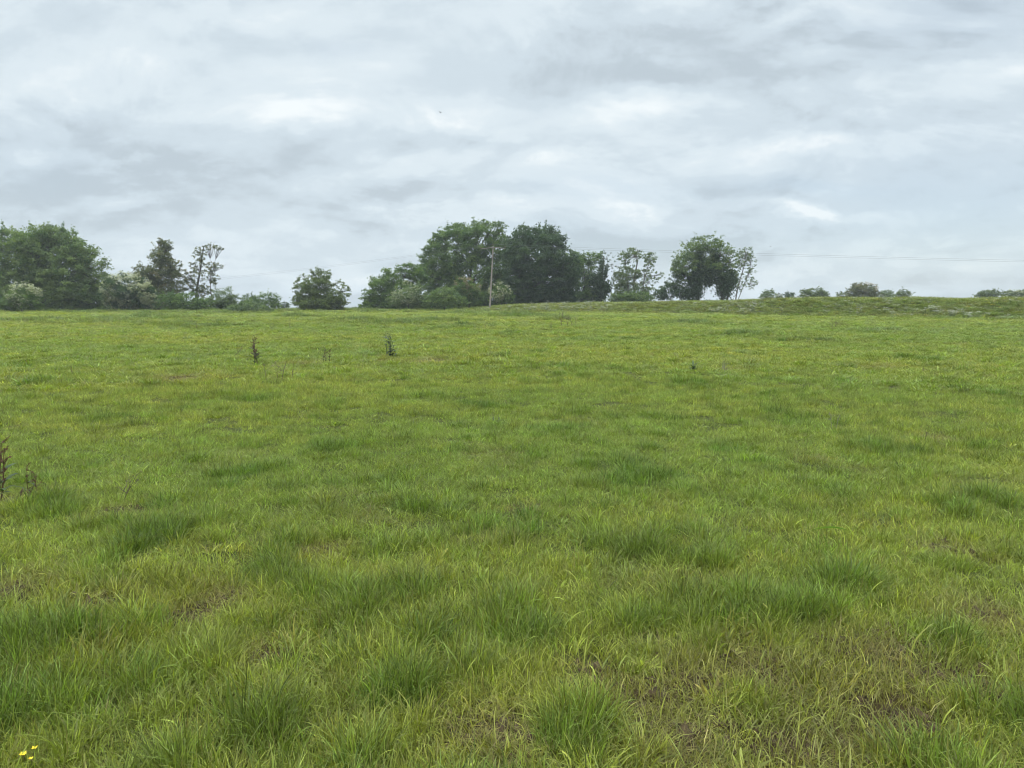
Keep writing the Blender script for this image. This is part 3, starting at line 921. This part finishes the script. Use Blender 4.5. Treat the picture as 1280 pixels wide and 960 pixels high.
def tuft(kind, seed, wide=1.0):
    rng = np.random.default_rng(seed)
    if kind == 'short':      # grazed sward
        n = 120; rad = 0.14
        base = rng.normal(size=(n, 2)) * rad * 0.6
        ln = rng.gamma(5, 0.0145, n).clip(0.03, 0.17)
        lean = rng.uniform(0.0, 1.05, n); curl = rng.uniform(0.0, 2.1, n)
        w = rng.gamma(5, 0.00072, n).clip(0.0016, 0.0065); dry = (rng.random(n) < 0.08) * rng.uniform(0.3, 1.0, n)
        az = rng.uniform(0, 2 * np.pi, n)
    elif kind == 'tall':     # ungrazed tussock
        n = 120; rad = 0.10
        base = rng.normal(size=(n, 2)) * rad * 0.55
        ln = rng.normal(0.130, 0.042, n).clip(0.04, 0.24)
        az = np.arctan2(base[:, 1], base[:, 0]) + rng.normal(0, 0.7, n)
        lean = rng.uniform(0.0, 0.65, n); curl = rng.uniform(0.1, 2.3, n)
        w = rng.gamma(6, 0.0008, n).clip(0.0024, 0.008); dry = (rng.random(n) < 0.04) * rng.uniform(0.3, 1.0, n)
    elif kind == 'mid':      # medium height, fine
        n = 110; rad = 0.14
        base = rng.normal(size=(n, 2)) * rad * 0.6
        ln = rng.normal(0.105, 0.035, n).clip(0.035, 0.2)
        az = rng.uniform(0, 2 * np.pi, n)
        lean = rng.uniform(0.0, 0.8, n); curl = rng.uniform(0.1, 2.2, n)
        w = rng.gamma(5, 0.00072, n).clip(0.0016, 0.0065); dry = (rng.random(n) < 0.07) * rng.uniform(0.3, 1.0, n)
    elif kind == 'dead':     # trampled, dry litter lying flat
        n = 130; rad = 0.16
        base = rng.normal(size=(n, 2)) * rad * 0.6
        ln = rng.normal(0.09, 0.035, n).clip(0.03, 0.2)
        az = rng.uniform(0, 2 * np.pi, n)
        lean = rng.uniform(0.8, 1.5, n); curl = rng.uniform(-0.3, 0.5, n)
        w = rng.uniform(0.002, 0.004, n); dry = (rng.random(n) < 0.6) * rng.uniform(0.2, 1.0, n)
    elif kind == 'seed':     # a few pale flowering stalks
        n = 14; rad = 0.14
        base = rng.normal(size=(n, 2)) * rad * 0.6
        ln = rng.normal(0.18, 0.05, n).clip(0.08, 0.3)
        az = rng.uniform(0, 2 * np.pi, n)
        lean = rng.uniform(0.0, 0.6, n); curl = rng.uniform(0.1, 1.2, n)
        w = rng.uniform(0.0016, 0.0026, n); dry = rng.uniform(0.2, 1.0, n)
    elif kind == 'herb':     # clover, plantain, small docks
        n = 16; rad = 0.05
        base = rng.normal(size=(n, 2)) * rad * 0.5
        ln = rng.normal(0.085, 0.02, n).clip(0.04, 0.14)
        az = np.arctan2(base[:, 1], base[:, 0]) + rng.normal(0, 0.5, n)
        lean = rng.uniform(0.3, 1.0, n); curl = rng.uniform(0.1, 0.9, n)
        w = rng.uniform(0.012, 0.026, n); dry = np.zeros(n)
    var = np.exp(rng.normal(0.0, 0.38 if wide < 1.5 else 0.22, n)).clip(0.42, 2.1)
    V, Q, bi, tt = blades(base, az, ln, lean, curl, w * wide, 4, rng.normal(0, 0.9, n))
    d = np.clip(dry[bi] + (tt > 0.7) * (rng.random(len(bi)) < 0.15) * 0.5, 0, 1)
    return V, Q, d, var[bi]


KINDS = [('short', 1, 1), ('short', 2, 1), ('short', 3, 1), ('mid', 4, 1), ('mid', 5, 1), ('tall', 6, 1), ('tall', 7, 1), ('dead', 8, 1), ('dead', 9, 1), ('seed', 10, 1),
         ('short', 11, 2.6), ('short', 12, 2.6), ('mid', 13, 2.6), ('tall', 14, 2.4), ('dead', 15, 2.6), ('mid', 16, 2.6), ('herb', 17, 1), ('herb', 18, 1.2)]
for i, (kd, sd, wd) in enumerate(KINDS):
    V, Q, d, vr = tuft(kd, 100 + sd, wd)
    o = mesh('grass_tuft', V, Q, [GRASS], None, {'dry': ('FLOAT', 'FACE', d.astype(np.float32)), 'var': ('FLOAT', 'FACE', vr.astype(np.float32))}, smooth=True)
    COL.objects.unlink(o)
    PROTO.objects.link(o)
    o.name = 'tuft_%02d' % i

# where: patches read off the photograph (taller rank tussocks, worn dry patches) plus the field's own random mosaic
TUSS = [(190, 872, .30), (225, 880, .22), (540, 800, .26), (560, 820, .2), (625, 755, .2), (425, 775, .22), (500, 880, .22), (30, 812, .35), (70, 800, .25), (856, 775, .16),
        (890, 690, .28), (1240, 632, .55), (640, 655, .40), (375, 680, .35), (180, 682, .4), (600, 510, .5), (920, 562, .5), (150, 525, .5), (1190, 812, .25), (925, 420, 1.6),
        (1000, 770, .35), (770, 690, .4), (1270, 900, .3), (1140, 940, .3), (110, 910, .25), (60, 640, .4), (1060, 740, .3), (30, 900, .3), (290, 600, .4), (470, 700, .3),
        (700, 540, .6), (1220, 560, .6), (800, 600, .5), (560, 640, .4), (1100, 560, .6), (420, 560, .5), (860, 480, .7), (1150, 450, 1.0), (330, 500, .7), (700, 460, .9), (980, 520, .6), (60, 480, 1.0), (200, 640, .35), (940, 900, .22), (350, 930, .25), (720, 930, .2)]
WORN = [(620, 920, .30), (730, 850, .22), (800, 880, .25), (880, 862, .30), (960, 850, .3), (1085, 815, .30), (1130, 895, .33), (1070, 930, .3), (1185, 692, .22), (1240, 775, .30), (1210, 850, .3), (275, 752, .25),
        (335, 822, .16), (120, 755, .25), (20, 740, .3), (390, 690, .3), (150, 640, .25), (30, 625, .35), (840, 930, .3), (1000, 940, .3), (230, 775, .2), (905, 462, .5), (480, 452, .7), (540, 452, .9), (230, 472, 1.0), (1100, 460, .8), (380, 455, .8), (650, 640, .25), (1170, 550, .4), (460, 755, .06)]
tus = np.array([[*ground_at(a, b)[:2], r * 0.52] for a, b, r in TUSS])
NETT = [(30, 402, 3), (90, 404, 2.5), (135, 403, 3), (210, 405, 3), (255, 408, 2.2), (285, 404, 2), (372, 396, 2.5), (440, 401, 3), (500, 404, 3), (545, 402, 2.5), (560, 408, 2), (650, 395, 3), (700, 400, 2), (180, 398, 4), (930, 418, 1.6), (870, 404, 3), (1120, 415, 2.0), (1010, 425, 1.2), (760, 425, 1.2), (620, 418, 1.5)]
net = np.array([[*ground_at(a, b)[:2], r] for a, b, r in NETT])
_r = np.random.default_rng(5)
_d = _r.uniform(82, 112, 90); _a = _r.uniform(-60, 900, 90)
net = np.concatenate([net, np.stack([(_a - 640) / F * _d, _d, _r.uniform(0.8, 3.2, 90)], -1)])
wrn = np.array([[*ground_at(a, b)[:2], r * (0.72 if b > 720 and a > 900 else 0.55)] for a, b, r in WORN])


def spots(x, y, S_):
    out = np.zeros_like(x)
    for cx, cy, r in S_:
        d2 = (x - cx) ** 2 + ((y - cy) * 0.85) ** 2
        out = np.maximum(out, np.exp(-d2 / (r * r) * 0.9))
    return out


gvx, gvy = GX.ravel(), GY.ravel()
at = ground.data.attributes.new('bare', 'FLOAT', 'POINT')
at.data.foreach_set('value', np.clip(1.3 * spots(gvx, gvy, wrn), 0, 1).astype(np.float32))
rng = np.random.default_rng(77)


def ring(r0, r1, dens, half=R(43)):
    area = half * (r1 * r1 - r0 * r0)
    n = int(area * dens)
    r = np.sqrt(rng.uniform(r0 * r0, r1 * r1, n))
    a = rng.uniform(-half, half, n)
    return r * np.sin(a), r * np.cos(a)


xs, ys, lod = [], [], []
for r0, r1, dens, ld in ((0.9, 4.5, 270, 0), (4.5, 9, 175, 0), (9, 14, 100, 0), (14, 20, 60, 0), (20, 28, 38, 1), (28, 40, 26, 1), (40, 55, 15, 2), (55, 75, 10, 2), (75, 124, 6, 3)):
    a, b = ring(r0, r1, dens)
    rj = np.hypot(a, b) * rng.uniform(0.75, 1.3, len(a))
    xs.append(a); ys.append(b); lod.append(np.select([rj < 18, rj < 40, rj < 75], [0, 1, 2], 3))
x, y, lod = np.concatenate(xs), np.concatenate(ys), np.concatenate(lod)
px = col_px(x, y)
foot = np.interp(px, BX, BFOOT)
onbank = (sstep(-1.0, 1.5, y - foot) * (np.interp(px, BX, BH) > 0.15))
T = spots(x, y, tus)
Wn = spots(x, y, wrn)
Nt = spots(x, y, net) * sstep(0.35, 0.6, fbm(x / 1.2, y / 1.2, 28, 2))
m0 = fbm(x / 0.24, y / 0.24, 20, 3, 0.6)       # single tufts
T = T * (0.35 + 0.75 * sstep(0.36, 0.58, m0))
m1 = fbm(x / 0.9, y / 0.9, 21, 3)             # small mosaic
m2 = fbm(x / 6.0, y / 3.5, 22, 4)             # broad mosaic
m3 = fbm(x / 30.0, y / 7.0, 23, 3)            # streaks across the field
rfar = 1 - 0.45 * sstep(4, 14, np.hypot(x, y))
rank = np.clip(sstep(0.58, 0.70, m0) * 0.72 + T * (0.6 + 0.55 * rfar) + sstep(0.64, 0.78, m1) * 0.40 * sstep(0.4, 0.62, m0) * rfar + sstep(0.62, 0.74, m2) * 0.25 - Wn * 0.8, 0, 1.2)
worn = np.clip(Wn * 1.1 + sstep(0.64, 0.74, fbm(x / 0.7 + 40, y / 0.7, 24, 3)) * 0.30 * (1 - sstep(6, 14, y)) - T, 0, 1)
Nt = Nt * (1 - onbank)
keep = rng.random(len(x)) > np.maximum(worn * 0.55, 0.42 * (1 - sstep(0.28, 0.44, m0)))
x, y, lod, rank, worn, onbank, m1, m2, m3, px, T, Nt, m0 = [q[keep] for q in (x, y, lod, rank, worn, onbank, m1, m2, m3, px, T, Nt, m0)]
n = len(x)
u_ = rng.random(n)
kind = np.where(u_ < 0.62, rng.integers(0, 3, n), rng.integers(3, 5, n))
kind = np.where(rng.random(n) < rank * 0.75, rng.integers(5, 7, n), kind)
kind = np.where(rng.random(n) < worn * 0.75, rng.integers(7, 9, n), kind)
kind = np.where(rng.random(n) < 0.03, 9, kind)
kind = np.where(rng.random(n) < 0.05, rng.integers(16, 18, n), kind)
# coarser blades far off, where single blades are finer than the picture can show
fk = np.select([kind < 2, kind < 3, kind < 4, kind < 5, kind < 7, kind < 9, kind < 10], [10, 11, 12, 15, 13, 14, 12], 17)
kind = np.where(lod >= 1, fk, kind)
kind = np.where((onbank > 0.5) & (lod >= 1), np.where(rng.random(n) < 0.5, 13, 12), kind)
kind = np.where((Nt > 0.35) & (lod >= 1) & (rng.random(n) < 0.75), 13, kind)
sc = rng.normal(1.0, 0.16, n).clip(0.6, 1.5)
sc = sc * np.select([lod == 0, lod == 1, lod == 2], [1.0, 1.35, 1.9], 2.7)
sxy = sc * 0.80 * np.select([lod == 0, lod == 1, lod == 2], [1.0, 1.15, 1.3], 1.5)
sz = 0.80 * sc * np.select([lod == 0, lod == 1, lod == 2], [1.0, 0.62, 0.42], 0.27) * (0.66 + 0.42 * m2) * (0.50 + 0.85 * m0) * np.where(onbank > 0.5, rng.uniform(0.9, 2.7, n), 1.0)
sz = sz * (1 + 0.30 * T) * (1 + (1.2 + 3.6 * sstep(30, 80, y)) * Nt) * (1 - 0.22 * np.exp(-((np.hypot(x, y) - 9) / 7) ** 2))
tint_y = np.array([0.278, 0.296, 0.055])       # yellow-green sward
tint_g = np.array([0.186, 0.244, 0.044])       # greener
tint_t = np.array([0.092, 0.168, 0.034])       # lush dark tussock
tint_d = np.array([0.205, 0.168, 0.075])       # dry
f = sstep(0.35, 0.65, 0.5 * m2 + 0.3 * m3 + 0.2 * m1 + 0.35 * (m0 - 0.5) + rng.normal(0, 0.06, n))[:, None]
tint = tint_g * (1 - f) + tint_y * f
rk = np.clip(rank, 0, 1)[:, None]
tint = tint * (1 - rk * 0.68) + tint_t * rk * 0.68
tint = tint * (1 - 0.6 * worn[:, None]) + tint_d * 0.6 * worn[:, None]
nw = Nt[:, None] * 0.8
tint = tint * (1 - nw) + np.array([0.098, 0.142, 0.062]) * nw
ob = onbank[:, None]
bankc = np.array([0.140, 0.186, 0.052]) * (1 - f) + np.array([0.185, 0.205, 0.062]) * f
tint = tint * (1 - 0.85 * ob) + bankc * 0.85 * ob
tint = tint * np.exp(rng.normal(0, 0.16, (n, 1))).clip(0.6, 1.6) * (1 + rng.normal(0, 0.04, (n, 3)))
rot = np.stack([rng.normal(0, 0.12, n), rng.normal(0, 0.12, n), rng.uniform(0, 2 * np.pi, n)], -1)


def scatter_group(name, coll):
    ng = bpy.data.node_groups.new(name, 'GeometryNodeTree')
    ng.interface.new_socket('Geometry', in_out='INPUT', socket_type='NodeSocketGeometry')
    ng.interface.new_socket('Geometry', in_out='OUTPUT', socket_type='NodeSocketGeometry')
    nn, ll = ng.nodes, ng.links
    gi, go = nn.new('NodeGroupInput'), nn.new('NodeGroupOutput')
    mp = nn.new('GeometryNodeMeshToPoints')
    ip = nn.new('GeometryNodeInstanceOnPoints')
    ci = nn.new('GeometryNodeCollectionInfo')
    ci.inputs['Collection'].default_value = coll
    ci.inputs['Separate Children'].default_value = True
    ci.inputs['Reset Children'].default_value = True

    def na(nm, typ):
        q = nn.new('GeometryNodeInputNamedAttribute')
        q.data_type = typ
        q.inputs['Name'].default_value = nm
        return [s for s in q.outputs if s.enabled and s.name == 'Attribute'][0]
    er = nn.new('FunctionNodeEulerToRotation')
    ll.new(na('rot', 'FLOAT_VECTOR'), er.inputs[0])
    ll.new(gi.outputs[0], mp.inputs[0])
    ll.new(mp.outputs[0], ip.inputs['Points'])
    ll.new(ci.outputs[0], ip.inputs['Instance'])
    ip.inputs['Pick Instance'].default_value = True
    ll.new(na('pick', 'INT'), ip.inputs['Instance Index'])
    ll.new(er.outputs[0], ip.inputs['Rotation'])
    ll.new(na('size', 'FLOAT_VECTOR'), ip.inputs['Scale'])
    ll.new(ip.outputs[0], go.inputs[0])
    return ng


def scatter(name, pts, pick, rot, size, tint, coll, label, cat):
    n = len(pts)
    o = mesh(name, pts, [], [], None, {
        'pick': ('INT', 'POINT', pick.astype(np.int32)), 'rot': ('FLOAT_VECTOR', 'POINT', rot.astype(np.float32)),
        'size': ('FLOAT_VECTOR', 'POINT', size.astype(np.float32)),
        'tint': ('FLOAT_COLOR', 'POINT', np.concatenate([tint, np.ones((n, 1))], 1).astype(np.float32))})
    md = o.modifiers.new('scatter', 'NODES')
    md.node_group = scatter_group(name + '_scatter', coll)
    tag(o, label, cat, kind='stuff')
    return o


scatter('grass', np.stack([x, y, gz(x, y)], -1), kind, rot, np.stack([sxy, sxy, sz], -1), tint, PROTO,
        'rough uneven pasture grass with darker tussocks and worn dry patches', 'grass')
print('grass points', n)

# crumbs of soil and bits of dead thatch on the worn patches
CRB = bpy.data.collections.new('crumbs')
SOIL = plain('soil_crumbs', (0.030, 0.021, 0.010), (0.085, 0.062, 0.032), 60, 0.95, 0.5)
for i in range(3):
    r_ = np.random.default_rng(900 + i)
    la, lo = np.meshgrid(np.linspace(0.25, 2.9, 5), np.linspace(0, 2 * np.pi, 7, endpoint=False), indexing='ij')
    rr = 0.011 * np.exp(r_.normal(0, 0.28, la.shape))
    V = np.stack([rr * np.sin(la) * np.cos(lo), rr * np.sin(la) * np.sin(lo), 0.7 * rr * np.cos(la)], -1).reshape(-1, 3)
    a_ = np.arange(4)[:, None] * 7; b_ = np.arange(7)[None]; c_ = (b_ + 1) % 7
    Q = np.stack([a_ + b_, a_ + c_, a_ + 7 + c_, a_ + 7 + b_], -1).reshape(-1, 4)
    top_ = np.array([[0, 1, 2, 3], [3, 4, 5, 6], [0, 3, 6, 6]])[:2]
    o = mesh('crumb', V, np.concatenate([Q, top_]), [SOIL])
    COL.objects.unlink(o); CRB.objects.link(o); o.name = 'crumb_%02d' % i
r_ = np.random.default_rng(31)
near_w = wrn[np.hypot(wrn[:, 0], wrn[:, 1]) < 7]
pc = np.concatenate([np.stack([c[0] + r_.normal(0, c[2] * .55, 260), c[1] + r_.normal(0, c[2] * .55, 260)], -1) for c in near_w])
m = len(pc)
cs = np.exp(r_.normal(-0.25, 0.5, m))
scatter('soil_crumbs', np.stack([pc[:, 0], pc[:, 1], gz(pc[:, 0], pc[:, 1])], -1), r_.integers(0, 3, m), r_.uniform(0, 6.28, (m, 3)), np.repeat(cs[:, None], 3, 1), np.ones((m, 3)), CRB,
        'dark crumbs of soil on the worn patches of the pasture', 'soil')

# ------------------------------------------------------------------ wild flowers on the bank
UMBEL = plain('white_umbels', (0.42, 0.43, 0.32), (0.60, 0.61, 0.50), 30, 0.8)
YELLOW = plain('yellow_petals', (0.62, 0.42, 0.02), (0.78, 0.58, 0.04), 30, 0.5)
WEEDG = leafy('weed_leaves', lambda M: M.ramp(M.noise(14, 3), [(0.3, (0.050, 0.080, 0.028)), (0.7, (0.095, 0.130, 0.045))]), 0.35)
DOCKR = leafy('rusty_dock', lambda M: M.ramp(M.noise(14, 3), [(0.3, (0.085, 0.048, 0.028)), (0.7, (0.17, 0.10, 0.055))]), 0.2)
DEADST = plain('dead_stems', (0.075, 0.060, 0.045), (0.16, 0.13, 0.09), 14, 0.9)
THISTLE = leafy('thistle_leaves', lambda M: M.ramp(M.noise(20, 3), [(0.3, (0.055, 0.080, 0.050)), (0.7, (0.15, 0.18, 0.12))]), 0.25)
GREYD = plain('grey_litter', (0.10, 0.095, 0.08), (0.24, 0.23, 0.20), 14, 0.9)
FLW = bpy.data.collections.new('flower_prototypes')
for i in range(4):
    r_ = np.random.default_rng(500 + i)
    st, heads, mats = [], [], []
    nh = 7 if i < 2 else 5
    top = 0.75 if i < 2 else 0.45
    for k in range(nh):
        a = r_.uniform(0, 6.28); rr = r_.uniform(0.05, 0.28); hz = top * r_.uniform(0.75, 1.15)
        tip = np.array((rr * math.cos(a), rr * math.sin(a), hz))
        st.append((bezier((0, 0, -0.05), (tip[0] * .3, tip[1] * .3, hz * .6), tip, 4), [0.007, 0.006, 0.005, 0.004]))
        m = 8 if i < 2 else 4
        rd = 0.07 if i < 2 else 0.022
        heads.append(tip + np.stack([r_.normal(0, rd, m), r_.normal(0, rd, m), r_.normal(0, 0.03, m)], -1))
    V1, Q1 = tubes(st, 4)
    H = np.concatenate(heads)
    V2, Q2 = leaves(H, 0.052 if i < 2 else 0.045, r_, 0.7)
    V, Q = merge([(V1, Q1), (V2, Q2)])
    o = mesh('flower_plant', V, Q, [WEEDG, UMBEL if i < 2 else YELLOW], midx=[0] * len(Q1) + [1] * len(Q2))
    COL.objects.unlink(o); FLW.objects.link(o); o.name = 'flower_%02d' % i
rng = np.random.default_rng(91)
fx, fy, fk_ = [], [], []
for (a0, a1, t0, t1, cnt, wh) in ((630, 760, 1, 9, 150, .9), (860, 960, 0, 7, 150, .8), (690, 860, 0, 9, 90, .4), (960, 1200, 0, 8, 240, .55), (1160, 1300, -1, 4, 170, .85), (1200, 1330, 3, 9, 120, .3), (700, 770, 1, 5, 60, .1), (600, 700, -3, 4, 50, .8), (1300, 1600, 0, 8, 150, .6)):
    pxx = rng.uniform(a0, a1, cnt)
    ft = np.interp(pxx, BX, BFOOT)
    dd = ft + rng.uniform(t0, t1, cnt)
    fx.append((pxx - 640) / F * dd); fy.append(dd)
    fk_.append(np.where(rng.random(cnt) < wh, rng.integers(0, 2, cnt), rng.integers(2, 4, cnt)))
fx, fy, fk_ = np.concatenate(fx), np.concatenate(fy), np.concatenate(fk_)
ks = (fbm(fx / 2.5, fy / 2.5, 33, 2) > 0.47) & (rng.random(len(fx)) < 0.75)
fx, fy, fk_ = fx[ks], fy[ks], fk_[ks]
m = len(fx)
fs = rng.uniform(0.4, 0.85, m)
scatter('wildflowers', np.stack([fx, fy, gz(fx, fy)], -1), fk_, np.stack([0 * fx, 0 * fx, rng.uniform(0, 6.28, m)], -1), np.stack([fs * 1.1, fs * 1.1, fs], -1),
        np.ones((m, 3)), FLW, 'cow parsley and buttercups scattered over the grassy bank', 'wildflowers')


# ------------------------------------------------------------------ single weeds standing in the pasture
def leaf_strip(p0, p1, bend, width, n=5, up=(0, 0, 1)):
    mid = 0.5 * (np.asarray(p0) + p1) + bend
    c = bezier(p0, mid, p1, n)
    d = np.gradient(c, axis=0)
    s = np.cross(d, up); s /= np.linalg.norm(s, axis=1)[:, None] + 1e-9
    w = width * np.interp(np.linspace(0, 1, n), [0, .35, .7, 1], [.25, 1, .75, .05])
    V = np.stack([c - s * w[:, None] / 2, c + s * w[:, None] / 2 + 0 * c], 1).reshape(-1, 3)
    i = np.arange(n - 1) * 2
    return V, np.stack([i, i + 1, i + 3, i + 2], -1)


def weed(name, label, px, py, hpx, seed, kind, group=None, n_st=3, spread=0.10, tilt=(0, 0), smat=None, lmat=None):
    r_ = np.random.default_rng(seed)
    g = ground_at(px, py)
    h = hpx / F * g[1]
    root = empty(name, g, label, 'weed', group)
    for k in range(n_st):
        st, lv, sd = [], [], []
        b = np.array((*(r_.normal(size=2) * spread * h), -0.03))
        hh = h * r_.uniform(0.65, 1.0) if k else h
        tip = np.array((b[0] + tilt[0] * h + r_.normal() * .12 * h, b[1] + tilt[1] * h + r_.normal() * .12 * h, hh))
        pts = bezier(b, 0.5 * (b + tip) + r_.normal(size=3) * .05 * h, tip, 7)
        rad = max(0.003, h * 0.014)
        st.append((pts, np.linspace(rad, rad * 0.45, 7)))
        if kind == 'dock':
            for q in np.linspace(0.45, 1.0, 9):          # side spikes of rusty seed
                p = pts[int(q * 6)]
                e2 = p + np.array((r_.normal() * .09, r_.normal() * .09, .10)) * h
                st.append((np.array([p, e2]), [rad * .5, rad * .3]))
                sd.append(p + (e2 - p) * r_.random((9, 1)) + r_.normal(size=(9, 3)) * .012 * h)
            for q in range(8):
                a = r_.uniform(0, 6.28)
                p0 = pts[r_.integers(0, 4)]
                p1 = p0 + np.array((math.cos(a), math.sin(a), .25)) * h * r_.uniform(.2, .4)
                lv.append(leaf_strip(p0, p1, np.array((0, 0, .1 * h)), .09 * h))
        elif kind == 'thistle':
            for q in range(30):
                a = r_.uniform(0, 6.28)
                p0 = pts[r_.integers(0, 6)]
                p1 = p0 + np.array((math.cos(a), math.sin(a), r_.uniform(-.1, .5))) * h * r_.uniform(.14, .26)
                lv.append(leaf_strip(p0, p1, np.array((0, 0, .06 * h)), .07 * h))
            sd.append(tip + r_.normal(size=(8, 3)) * .03 * h)
        elif kind == 'bare':
            for q in range(3):
                p = pts[r_.integers(2, 6)]
                e2 = p + np.array((r_.normal() * .22, r_.normal() * .22, r_.uniform(.05, .3))) * h
                st.append((np.array([p, 0.5 * (p + e2) + r_.normal(size=3) * .03 * h, e2]), [rad * .6, rad * .5, rad * .3]))
                sd.append(e2 + r_.normal(size=(5, 3)) * .02 * h)
        elif kind == 'leafy':
            for q in range(9):
                a = r_.uniform(0, 6.28)
                p0 = pts[r_.integers(0, 4)]
                p1 = p0 + np.array((math.cos(a), math.sin(a), r_.uniform(.1, .8))) * h * r_.uniform(.35, .7)
                lv.append(leaf_strip(p0, p1, np.array((0, 0, .15 * h)), .16 * h))
        V, Q = tubes(st, 5)
        mesh('stem', V, Q, [smat or DEADST], root, smooth=True)
        if lv:
            V, Q = merge(lv)
            mesh('leaves', V, Q, [lmat or WEEDG], root)
        if sd:
            V, Q = leaves(np.concatenate(sd), .045 * h, r_, 0.2)
            mesh('seed_sprays', V, Q, [DOCKR if kind == 'dock' else (lmat or DEADST)], root)
    return root


WG = 'single weeds in the pasture'
weed('thistle', 'pale grey-green bushy thistle standing alone in the mid-field', 487, 447, 30, 201, 'thistle', WG, 5, 0.14, lmat=THISTLE, smat=WEEDG)
weed('dock', 'tallest brown dock left of the pale thistle', 317, 457, 37, 202, 'dock', WG, 3, 0.10)
weed('dock', 'short leafy dock between the tallest dock and the pale thistle', 406, 457, 21, 203, 'dock', WG, 3, 0.2)
weed('dock', 'wide low dock with arching stems in front of the tallest dock', 343, 475, 24, 204, 'bare', WG, 5, 0.35)
weed('dead_stalk', 'crooked dark dead stalk lying over, left of the tallest dock', 290, 446, 16, 205, 'bare', WG, 3, 0.5, (0.8, 0.0))
weed('dead_stalk', 'slim upright dead stalk right of the field centre', 828, 463, 14, 206, 'bare', WG, 1, 0.05)
weed('dock', 'dark leafy dock leaning right beside the slim dead stalk', 864, 464, 17, 207, 'leafy', WG, 2, 0.1, (0.3, 0), lmat=WEEDG)
weed('dead_stalk', 'grey dead stump of stalks on a bare grey patch', 906, 466, 15, 208, 'bare', WG, 6, 0.25, smat=GREYD)
weed('dead_stalk', 'cluster of tall brown stalks far off below the very dark tree', 712, 409, 19, 209, 'bare', WG, 6, 0.35)
weed('dead_stalk', 'cluster of brown stalks far off below the right-hand bank', 1045, 412, 14, 210, 'bare', WG, 6, 0.4)
weed('dock', 'small rusty dock far left in the mid-field', 94, 470, 12, 211, 'dock', WG, 2, 0.2)
weed('dock', 'tall red dock cut off by the left edge of the picture', -1, 632, 80, 212, 'dock', WG, 2, 0.05, smat=DOCKR)
weed('dock', 'short red dock just right of the tall red one at the left edge', 38, 622, 42, 213, 'dock', WG, 2, 0.10, smat=DOCKR)
weed('dead_stalk', 'bent dark stalk with pale side leaves near the left foreground', 140, 626, 34, 214, 'bare', WG, 3, 0.2, (0.5, 0), smat=DEADST)
weed('dock', 'low bright green broad-leaved plant in the middle of the field', 622, 530, 12, 215, 'leafy', WG, 3, 0.4, lmat=WEEDG)
weed('dead_stalk', 'two thin brown stalks on the far left below the shrubs', 100, 402, 12, 216, 'bare', WG, 2, 0.4)
weed('dead_stalk', 'pale thin dead stalks standing right of the field centre', 1043, 540, 26, 217, 'bare', WG, 2, 0.15, smat=GREYD)
weed('dead_stalk', 'short brown stalks below the lone round hawthorn', 350, 412, 13, 218, 'bare', WG, 5, 0.6)
weed('dead_stalk', 'short dark stalks below the rusty-blossomed hawthorn', 604, 413, 12, 219, 'bare', WG, 4, 0.6)

for i, (px, py, hp) in enumerate([(135, 452, 9), (205, 470, 8), (170, 422, 8), (250, 412, 9), (432, 428, 8), (560, 452, 8), (664, 441, 9), (690, 412, 9), (760, 457, 8), (1160, 466, 8), (1112, 490, 8),
                                  (1205, 441, 8), (1088, 546, 12), (1162, 553, 12), (20, 440, 9), (235, 404, 9), (930, 404, 8), (1180, 414, 8), (480, 410, 8), (300, 402, 9)]):
    weed('weed_stalk', 'one of the short dark weed stalks dotted over the far half of the pasture', px, py, hp, 300 + i, 'bare', 'short weed stalks dotted over the pasture', 2 + i % 2, 0.4)

# one broad bright green leaf, and the buttercup in the corner
g = ground_at(1025, 694)
h = 0.17
broad = empty('dock', g, 'single broad bright green leaf arching over the grass on the right', 'weed', WG)
V, Q = leaf_strip(np.array((0.05, 0, 0)), np.array((-.02, -.02, h)), np.array((0.02, 0, .02)), .012, 6)
V2, Q2 = leaf_strip(np.array((-.07, -.02, h * .92)), np.array((.16, -.03, h * .93)), np.array((0, 0, .045)), .042, 8, up=(0, 0.6, 1))
mesh('leaves', *merge([(V, Q), (V2, Q2)]), [leafy('bright_leaf', lambda M: M.ramp(M.noise(20, 2), [(0.3, (0.10, 0.19, 0.03)), (0.7, (0.14, 0.24, 0.04))]), 0.4)], broad)

gb = ground_at(30, 966)
bc = empty('buttercup', gb, 'yellow buttercup with three blooms in the bottom left corner', 'flower')
stm, k = [], 0
r_ = np.random.default_rng(7)
heads = []
for (px, py, fr) in ((29, 944, .0135), (43, 936, .011), (38.5, 949, .009)):
    D_ = gb[1] - 0.02 - 0.01 * k
    tip = P(px, py, D_) - gb
    b0 = np.array((0.01 * k, 0.0, -0.02))
    stm.append((bezier(b0, b0 * .5 + tip * .5 + [0.012, 0, .02], tip, 6), np.linspace(.0022, .0014, 6)))
    heads.append((tip, fr)); k += 1
V, Q = tubes(stm, 5)
mesh('stem', V, Q, [leafy('flower_stem', lambda M: M.ramp(M.noise(30, 2), [(0.3, (0.10, 0.12, 0.05)), (0.7, (0.16, 0.15, 0.07))]), 0.2)], bc, smooth=True)
for tip, fr in heads:
    pl = []
    for q in range(5):
        a = q * 2 * math.pi / 5 + r_.uniform(-.2, .2)
        d = np.array((math.cos(a), math.sin(a), 0.55))
        s = np.array((-math.sin(a), math.cos(a), 0))
        p = [tip, tip + d * fr * .55 + s * fr * .42, tip + d * fr + [0, 0, fr * .15], tip + d * fr * .55 - s * fr * .42]
        pl.append((np.array(p), np.array([[0, 1, 2, 3]])))
    mesh('bloom', *merge(pl), [YELLOW], bc)
